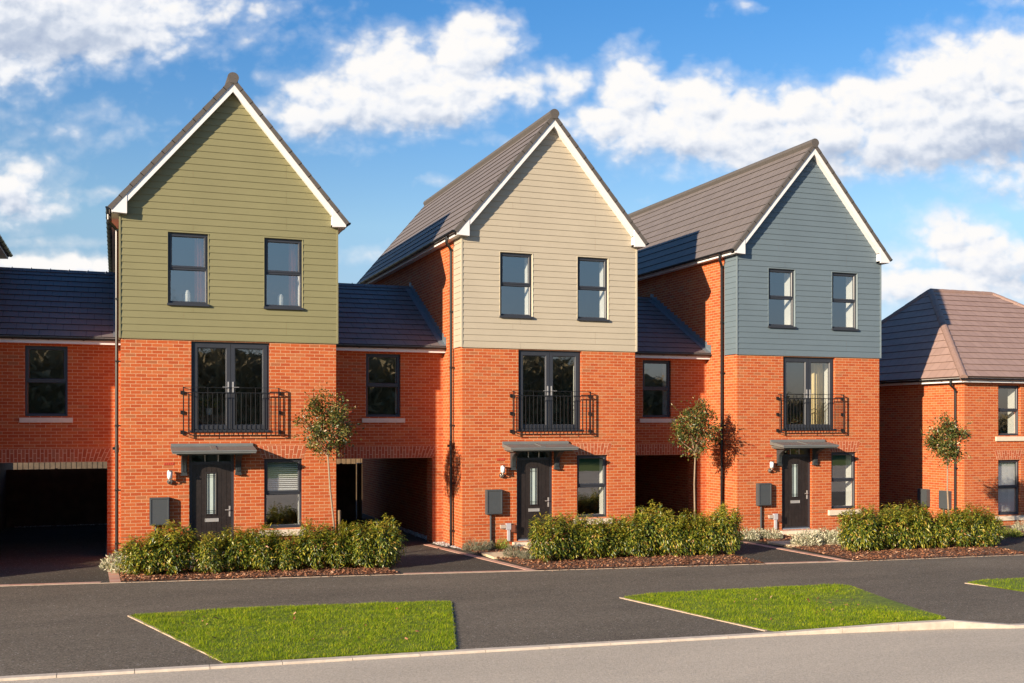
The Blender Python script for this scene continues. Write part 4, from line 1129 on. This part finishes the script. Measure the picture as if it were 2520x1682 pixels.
def shrub_mesh(seed, w_, h, n, tipn):
    r = np.random.default_rng(seed)
    ph = r.uniform(0, 6.28, 8)
    def lump(d): return 1 + .13 * np.sin(3 * np.arctan2(d[:, 1], d[:, 0]) + ph[0] + 2 * d[:, 2]) + .10 * np.sin(5 * d[:, 2] + ph[1]) + .08 * np.sin(7 * np.arctan2(d[:, 1], d[:, 0]) + ph[2])
    def make(n, lo, hi, up, top=False):
        d = r.normal(0, 1, (n, 3)); d /= np.linalg.norm(d, axis=1)[:, None]
        if top: d[:, 2] = np.abs(d[:, 2]); d = d[d[:, 2] > .15]
        rad = r.uniform(lo, hi, len(d)) ** .6 * lump(d)
        pw = np.sqrt(d[:, 0] ** 2 + d[:, 1] ** 2) + 1e-6; k_ = pw ** -.38; zz = np.sign(d[:, 2]) * np.abs(d[:, 2]) ** .85
        p = np.stack([d[:, 0] * k_ * rad * w_ / 2, d[:, 1] * k_ * rad * w_ / 2, h * .50 + zz * rad * h * .47], 1)
        p[:, 2] = np.maximum(p[:, 2], .05)
        dr = d * .55 + r.normal(0, .42, (len(d), 3)); dr[:, 2] += up
        nn = d + r.normal(0, .5, (len(d), 3)); nn[:, 2] += .5
        L = r.uniform(.055, .115, len(d)); return p, dr, nn, L, L * r.uniform(.12, .17, len(d))
    a = make(n, .22, 1.0, -.62)
    # upright shoots with drooping leaves
    P_, Dd, Nn, Ls, Ws = [], [], [], [], []
    shoots = []
    for k in range(tipn):
        d = r.normal(0, 1, 3); d[2] = abs(d[2]) + .5; d /= np.linalg.norm(d)
        b = np.array([d[0] * w_ * .42, d[1] * w_ * .42, h * .52 + d[2] * h * .40]); e = b + (d * .6 + np.array([0, 0, .8])) * r.uniform(.06, .22)
        shoots.append((b, e))
        for q in range(15):
            t = r.uniform(0, 1); th = r.uniform(0, 6.28); P_.append(b + (e - b) * t); Dd.append([math.cos(th), math.sin(th), r.uniform(-.7, .5)]); Nn.append([-.3, -.3, 1]); l = r.uniform(.045, .095); Ls.append(l); Ws.append(l * .15)
    b2 = (np.array(P_), np.array(Dd), np.array(Nn), np.array(Ls), np.array(Ws))
    V1, F1 = leaves(*a); V2, F2 = leaves(*b2)
    st = MB()
    for k in range(7):
        th = r.uniform(0, 6.28); q = r.uniform(.15, .4) * w_
        st.tube([(r.normal(0, .03), r.normal(0, .03), 0), (math.cos(th) * q * .5, math.sin(th) * q * .5, h * .3), (math.cos(th) * q, math.sin(th) * q, h * .75)], [.012, .009, .004], 5, False)
    return V1, F1, V2, F2, st


def copy_thing(src, loc, rz, sc_, label, group):
    r = src.copy(); COL.objects.link(r); r.location = loc; r.rotation_euler = (0, 0, rz); r.scale = sc_; r['label'] = label
    if group: r['group'] = group
    for ch in list(src.children):
        c = ch.copy(); COL.objects.link(c); c.parent = r
        for g2 in ch.children:
            d = g2.copy(); COL.objects.link(d); d.parent = c
    return r


protos = []
for i, sd in enumerate((3, 11, 23)):
    V1, F1, V2, F2, st = shrub_mesh(sd, .78, 1.0, 3900, 46)
    T = thing('laurel_shrub', 'x', 'shrub', (0, 0, 0))
    np_mesh('foliage', V1, F1, M['laurel'], T); np_mesh('young_foliage', V2, F2, M['laurel2'], T); st.build('stem', M['twig'], T)
    protos.append(T)
ray_c = Vector(cam.location)


def at_y(u, Y):
    """x where the sight line of full-size photo column u meets depth Y"""
    a = R_(20.608); k = (u - 1260) / 2593.03; dx_, dy_ = math.sin(a) + k * math.cos(a), math.cos(a) - k * math.sin(a)
    return cam.location.x + (Y - cam.location.y) * dx_ / dy_


ORD = ['first', 'second', 'third', 'fourth', 'fifth', 'sixth', 'seventh', 'eighth', 'ninth', 'tenth', 'eleventh']
HED = [  # (u, Y, width, height)
    ('the green house', 'hedge of shrubs before the green house', [(352, -1.90, .95, .80), (424, -1.95, 1.05, .98), (515, -2.2, .62, .78), (583, -2.05, .92, 1.0), (650, -2.2, .80, .88), (712, -2.3, .75, .74), (775, -2.25, .90, 1.02), (838, -2.35, .85, .95), (893, -2.45, .85, 1.02), (945, -2.55, .78, 1.10)]),
    ('the beige house', 'hedge of shrubs before the beige house', [(1347, -2.85, .92, .98), (1400, -2.7, .85, .98), (1455, -2.8, .90, .95), (1508, -2.75, .85, .98), (1556, -2.85, .80, 1.0), (1600, -2.8, .95, 1.12), (1652, -3.0, .90, 1.05), (1700, -3.05, .85, 1.0), (1742, -3.15, .85, 1.02), (1785, -3.2, .80, 1.12)]),
    ('the blue grey house', 'hedge of shrubs before the blue grey house', [(2112, -3.8, .92, .98), (2158, -3.75, .88, 1.08), (2205, -3.75, .95, 1.12), (2252, -3.85, .92, 1.14), (2300, -3.9, .88, .98), (2348, -4.0, .88, .96), (2392, -4.0, .85, .98), (2432, -4.1, .70, .88)]),
]
used = [False] * 3; rr = random.Random(5); ci = 0
for hn, grp, lst in HED:
    for k, (u, Y, w_, h) in enumerate(lst):
        hj = rr.uniform(.90, 1.05); i = ci % 3; ci += 1; loc = (at_y(u, Y), Y, G + .02); rz = rr.uniform(0, 6.28); s = (w_ / .80, w_ / .80 * .92, h * hj / 1.04)
        desc = 'small sparse' if w_ < .7 else ('tallest' if (hn == 'the beige house' and h > 1.07 and u == 1600) else 'glossy green')
        lab = f'{desc} laurel shrub, {ORD[k]} from the left in the hedge before {hn}'
        if not used[i]:
            T = protos[i]; T.location = loc; T.rotation_euler = (0, 0, rz); T.scale = s; T['label'] = lab; T['group'] = grp; used[i] = True
        else: copy_thing(protos[i], loc, rz, s, lab, grp)
# shrubs before the left neighbour, outside the frame: they shade the left drive
for k, (xx, Y) in enumerate(((-6.9, -1.4), (-6.2, -1.45), (-5.5, -1.5), (-4.8, -1.6), (-4.15, -1.7), (-7.6, -1.3), (-4.0, -.8), (-3.6, -.3))):
    copy_thing(protos[k % 3], (xx, Y, G), k, (1.1, 1.05, 1.25), f'laurel shrub outside the frame, {ORD[k]} before the left edge house', 'hedge beyond the left edge')


def clump_mesh(seed, n, r0, h, spread=1.0, lmin=.03, lmax=.06, wk=.12):
    r = np.random.default_rng(seed); th = r.uniform(0, 6.28, n); q = np.sqrt(r.uniform(0, 1, n)) * r0; ph = r.uniform(0, 1, n)
    z = h * (1 - (q / r0) ** 2 * .75) * ph; p = np.stack([np.cos(th) * q, np.sin(th) * q, z], 1)
    d = np.stack([np.cos(th) * .5 * spread, np.sin(th) * .5 * spread, np.full(n, .8)], 1) + r.normal(0, .4, (n, 3)); nn = r.normal(0, 1, (n, 3)); L = r.uniform(lmin, lmax, n)
    return leaves(p, d, nn, L, L * wk)


def clump(name, label, cat, mesh, m, loc, s=1, group=None, rz=0):
    o = np_mesh(name, mesh[0], mesh[1], m, None, loc); o.scale = (s, s, s) if not isinstance(s, tuple) else s; o.rotation_euler = (0, 0, rz); return tag(o, label, cat, group)


lav = clump_mesh(5, 600, .20, .27, 1.0, .05, .10, .06); sil = clump_mesh(8, 900, .30, .29, 1.2, .035, .07, .20); grn = clump_mesh(9, 900, .17, .24, 1.0, .02, .045, .2)
Z = G + .02
for k, (u, Y, s, l) in enumerate(((1160, -.42, 1.0, 'grey green lavender clump nearest the downpipe corner of the beige house'), (1186, -.62, 1.0, 'grey green lavender clump left of the meter conduit of the beige house'),
                                  (1262, -1.95 + .0, 1.05, 'lavender clump at the edge of the slab path to the beige house'), (1298, -2.45, .9, 'small lavender clump left of the hedge before the beige house'))):
    clump('lavender_plant', l, 'plant', lav, M['lavender'], (at_y(u, Y), Y, Z), s, 'lavender clumps by the beige house', k * 1.3)
clump('green_plant', 'small dull green plant between the lavender and the meter conduit', 'plant', grn, M['lavender'], (at_y(1202, -.4), -.4, Z), 1.0)
clump('green_plant', 'round bright green plant below the service box of the beige house', 'plant', grn, M['lowgreen'], (at_y(1236, -.42), -.42, Z), 1.15)
for k, (u, Y, s, l) in enumerate(((296, -.75, 1.1, 'silver leaved plant at the left corner of the green house'), (318, -1.35, 1.1, 'silver leaved plant left of the first laurel before the green house'),
                                  (1840, -.75, .9, 'silver leaved plant at the left corner of the blue grey house'), (1868, -.55, .85, 'silver leaved plant under the meter box of the blue grey house'), (1898, -.75, .85, 'silver leaved plant just left of the front door of the blue grey house'),
                                  (1985, -2.35, 1.1, 'silver leaved plant on the path edge before the blue grey front door'), (2030, -2.1, 1.15, 'pale silver plant in the middle of the row by the blue grey house'), (2070, -2.5, 1.2, 'largest silver plant, touching the hedge before the blue grey house'))):
    clump('silver_plant', l, 'plant', sil, M['silver'], (at_y(u, Y), Y, Z), s * 1.18, 'silver leaved plants', k * 1.1)
clump('green_plant', 'low yellow green plant at the right end of the hedge, by the hipped house', 'plant', sil, M['lowgreen'], (at_y(2480, -2.6), -2.6, Z), (1.2, 1.2, .9))
clump('silver_plant', 'small grey plant below the window of the hipped house', 'plant', lav, M['silver'], (at_y(2512, -1.6), -1.6, Z), 1.1)


def small_tree(label, u, Y, z0, z1, wd, seed, lean=0.0, stake=False):
    r = np.random.default_rng(seed); X = at_y(u, Y)
    T = thing('young_tree', label, 'tree', (X, Y, G), 'young lollipop trees in the front beds')
    h0, h1 = z0 - G, z1 - G; hc = (h0 + h1) / 2; rx = wd / 2; rz_ = (h1 - h0) / 2
    tr = MB(); tx = lean
    tr.tube([(0, 0, 0), (.01, 0, h0 * .35), (tx * .5 - .01, .01, h0 * .7), (tx, 0, h0 + .08)], [.026, .024, .021, .019], 9)
    tips = []
    for k in range(11):
        th = k * 2.4 + r.uniform(-.3, .3); el_ = r.uniform(.35, 1.25); L = r.uniform(.55, .9)
        e = np.array([tx + math.cos(th) * math.cos(el_) * rx * 1.15 * L, math.sin(th) * math.cos(el_) * rx * 1.15 * L, h0 + .1 + math.sin(el_) * rz_ * 1.75 * L])
        mid = np.array([tx, 0, h0 + .05]) * .5 + e * .5 + np.array([0, 0, .06]) + r.normal(0, .02, 3)
        tr.tube([(tx, 0, h0 + .02 + .02 * k), tuple(mid), tuple(e)], [.012, .008, .003], 6, False); tips.append((mid, e))
    tr.build('trunk', M['bark'], T, smooth=True)
    C = []; tx += lean * .5
    for k in range(74):
        while True:
            d = r.uniform(-1, 1, 3)
            if .12 < np.linalg.norm(d) < 1: break
        taper = 1 - .35 * max(0, d[2]) ** 1.3 - .25 * max(0, -d[2]) ** 2
        C.append(np.array([tx + d[0] * rx * .82 * taper, d[1] * rx * .82 * taper, hc + d[2] * rz_ * .86]))
    P_, Dd, Nn, Ls, Ws = [], [], [], [], []
    for c in C:
        n = int(r.integers(44, 74)); s = r.uniform(.06, .11)
        o = r.normal(0, s, (n, 3)); p = c + o; P_.append(p)
        out_ = p - np.array([tx, 0, hc]); out_ /= np.linalg.norm(out_, axis=1)[:, None] + 1e-6
        Dd.append(out_ * .5 + r.normal(0, .6, (n, 3)) + np.array([0, 0, -.05])); Nn.append(out_ + r.normal(0, .6, (n, 3)) + np.array([0, 0, .4])); L = r.uniform(.055, .092, n); Ls.append(L); Ws.append(L * r.uniform(.20, .28, n))
    # stray sprigs
    for k in range(14):
        d = r.normal(0, 1, 3); d /= np.linalg.norm(d); b = np.array([tx, 0, hc]) + d * np.array([rx, rx, rz_]) * 1.0
        n = 9; P_.append(b + np.outer(np.linspace(-.08, .10, n), d) + r.normal(0, .012, (n, 3))); Dd.append(d * .6 + r.normal(0, .6, (n, 3))); Nn.append(r.normal(0, 1, (n, 3))); L = r.uniform(.04, .07, n); Ls.append(L); Ws.append(L * .22)
    V, F = leaves(np.vstack(P_), np.vstack(Dd), np.vstack(Nn), np.concatenate(Ls), np.concatenate(Ws)); np_mesh('crown', V, F, M['photinia'], T)
    if stake:
        S = thing('tree_stake', 'short round timber stake beside the tree trunk before the green house', 'stake', (X + .14, Y + .05, G)); g = MB(); g.tube([(0, 0, 0), (0, 0, 1.14)], .034, 12); g.tube([(0, 0, 1.14), (0, 0, 1.15)], [.034, .026], 12); g.build('post', M['woodlit'], S)
    return T


small_tree('young standard tree with slim trunk before the green house, nearest its lower window', 821, -1.15, 2.16, 3.74, 1.44, 4, -.13, True)
small_tree('young round headed tree before the carport left of the blue grey house', 1709, -.10, 1.98, 3.62, 1.46, 9, .02)
small_tree('smallest young tree with slim crown before the side wall of the hipped house', 2334, -3.0, 1.84, 3.22, 1.16, 15, -.03)


# ================================================================== THINGS IN THE WINDOWS
for k, (x, l) in enumerate(((1.44, 'pale ribbed vase on the sill of the left upper window of the green house'), (3.52, 'pale ribbed vase on the sill of the right upper window of the green house'))):
    g = MB(); zz = [0, .03, .10, .20, .27, .30, .30]; rr_ = [.045, .055, .062, .060, .048, .036, .03]; g.tube([(0, 0, z) for z in zz], rr_, 14)
    for q in range(5): g.tube([(0, 0, .05 + q * .045), (0, 0, .062 + q * .045)], .066, 14)
    o = g.build('vase', M['ceramic'], None, True, (x, .25, 5.665)); tag(o, l, 'vase', 'vases in the upper windows')


def curtain(label, x0, x1, y, z0, z1, m, n=9):
    g = MB(); K_ = n * 6; p = []
    for i in range(K_ + 1):
        t = i / K_; p.append((x0 + (x1 - x0) * t, y + .035 * math.sin(t * n * 2 * math.pi) + .01 * math.sin(t * 17)))
    for a, b in zip(p, p[1:]):
        g.face([(a[0], a[1], z0), (b[0], b[1], z0), (b[0], b[1], z1), (a[0], a[1], z1)])
        g.face([(a[0], a[1] + .004, z0), (a[0], a[1] + .004, z1), (b[0], b[1] + .004, z1), (b[0], b[1] + .004, z0)])
    o = g.build('curtain', m); return tag(o, label, 'curtain')


curtain('cream curtain behind the right french door of the blue grey house', XS[2] + 2.66, XS[2] + 3.5, .56, 2.76, 4.7, M['curtain'], 6)
curtain('rust red curtain in the left upper window of the green house', 1.62, 2.0, .56, 5.32, 7.2, M['curtain_r'], 5)
curtain('rust red curtain in the right upper window of the green house', 3.76, 4.15, .56, 5.32, 7.2, M['curtain_r'], 5)
T = thing('window_blind', 'white venetian blind half lowered in the ground floor window of the green house', 'blind', (3.19, .215, 1.42)); g = MB()
for k in range(15):
    z = k * .046; g.v += [(0, 0, z), (.73, 0, z), (.73, .022, z + .024), (0, .022, z + .024)]; i = len(g.v) - 4; g.f.append((i, i + 1, i + 2, i + 3)); g.uv.append(None)
g.build('slats', M['blind'], T); g = MB(); g.box(0, .73, 0, .02, -.03, -.008); g.build('bottom_rail', M['blind'], T)
T = thing('potted_plant', 'leafy plant in white pot behind the left french door of the green house', 'plant', (1.95, .75, 2.73)); g = MB(); g.box(-.5, .5, -.15, .2, .0, .42); g.build('side_table', M['wood'], T)
g = MB(); g.tube([(0, 0, .42), (0, 0, .58)], [.06, .075], 14); g.build('pot', M['ceramic'], T)
V, F = clump_mesh(3, 120, .10, .25, 2.2, .1, .22, .07); V[:, 2] += .56; np_mesh('foliage', V, F, M['laurel'], T)
T = thing('pendant_lamp', 'cluster of dark globe lamps hanging behind the left french door of the green house', 'lamp', (2.15, 1.0, 4.7)); g = MB()
for dx_, dz_ in ((-.25, -.15), (.05, -.32), (.28, -.30), (.15, -.05)):
    bm = bmesh.new(); bmesh.ops.create_uvsphere(bm, u_segments=12, v_segments=8, radius=.085); i = len(g.v); g.v += [(v.co.x + dx_, v.co.y, v.co.z + dz_) for v in bm.verts]
    for f in bm.faces: g.f.append(tuple(i + v.index for v in f.verts)); g.uv.append(None)
    bm.free(); g.tube([(dx_, 0, dz_), (dx_ * .3, 0, .3)], .005, 5)
g.build('shades', M['black'], T)

# ---------------------------------------------------------------- bare wood across the road, seen mirrored in the glass
r = np.random.default_rng(21); V, F = [], []
def tri(a, b, c):
    i = len(V); V.extend([a, b, c]); F.append((i, i + 1, i + 2))
for k in range(170):
    x = -50 + k; tp = lambda q: (9.2 if q < 40 else max(3.0, 9.2 - (q - 40) * .16)) * .97 + .4 * math.sin(q * .9) + .3 * math.sin(q * 2.3)
    tri((x, -66.5, -1), (x + 1, -66.5, -1), (x + 1, -66.5, tp(x + 1))); tri((x, -66.5, -1), (x + 1, -66.5, tp(x + 1)), (x, -66.5, tp(x)))
    tri((x, -69, -1), (x + 1, -69, -1), (x + 1, -69, tp(x + 1))); tri((x, -69, -1), (x + 1, -69, tp(x + 1)), (x, -69, tp(x)))
    tri((x, -66.5, tp(x)), (x + 1, -66.5, tp(x + 1)), (x + 1, -69, tp(x + 1))); tri((x, -66.5, tp(x)), (x + 1, -69, tp(x + 1)), (x, -69, tp(x)))
def wtop(x): return 9.2 if x < 40 else max(3.0, 9.2 - (x - 40) * .16)
for k in range(520):
    x = r.uniform(-50, 120); y = r.uniform(-72, -62); cl = .5 + .5 * math.sin(x * .21 + .9); H_ = wtop(x) * (1.0 + .40 * max(0, cl) * (1 if x < 22 else .45)) * r.uniform(.85, 1.05)
    tri((x - .09, y, -1), (x + .09, y, -1), (x, y, H_))
    for q in range(22):
        z = H_ * r.uniform(.45, .95); sp = (H_ - z) * .30 + .5; th = r.uniform(0, 6.28); e = (x + math.cos(th) * sp, y + math.sin(th) * sp, z + sp * r.uniform(.8, 1.6))
        tri((x, y, z - .03), (x, y, z + .03), e)
        for s in range(4):
            t = r.uniform(.3, 1); m_ = [(x, y, z)[i] + (e[i] - (x, y, z)[i]) * t for i in range(3)]; dd = r.normal(0, .35, 3); dd[2] = abs(dd[2]) * 1.4; tri((m_[0], m_[1], m_[2] - .014), (m_[0], m_[1], m_[2] + .014), (m_[0] + dd[0], m_[1] + dd[1], m_[2] + dd[2]))
for k in range(26000):
    x = r.uniform(-50, 120); y = r.uniform(-66, -62); z = r.uniform(-.5, wtop(x) * .93 + .5 * math.sin(x * .9)); d = r.normal(0, .35, 3); e = r.normal(0, .35, 3)
    tri((x, y, z), (x + d[0], y + d[1], z + d[2]), (x + e[0], y + e[1], z + e[2]))
o = np_mesh('woodland', np.array(V), np.array(F), M['woodland']); tag(o, 'bare winter trees across the road, mirrored in the windows', 'woodland', kind='stuff')
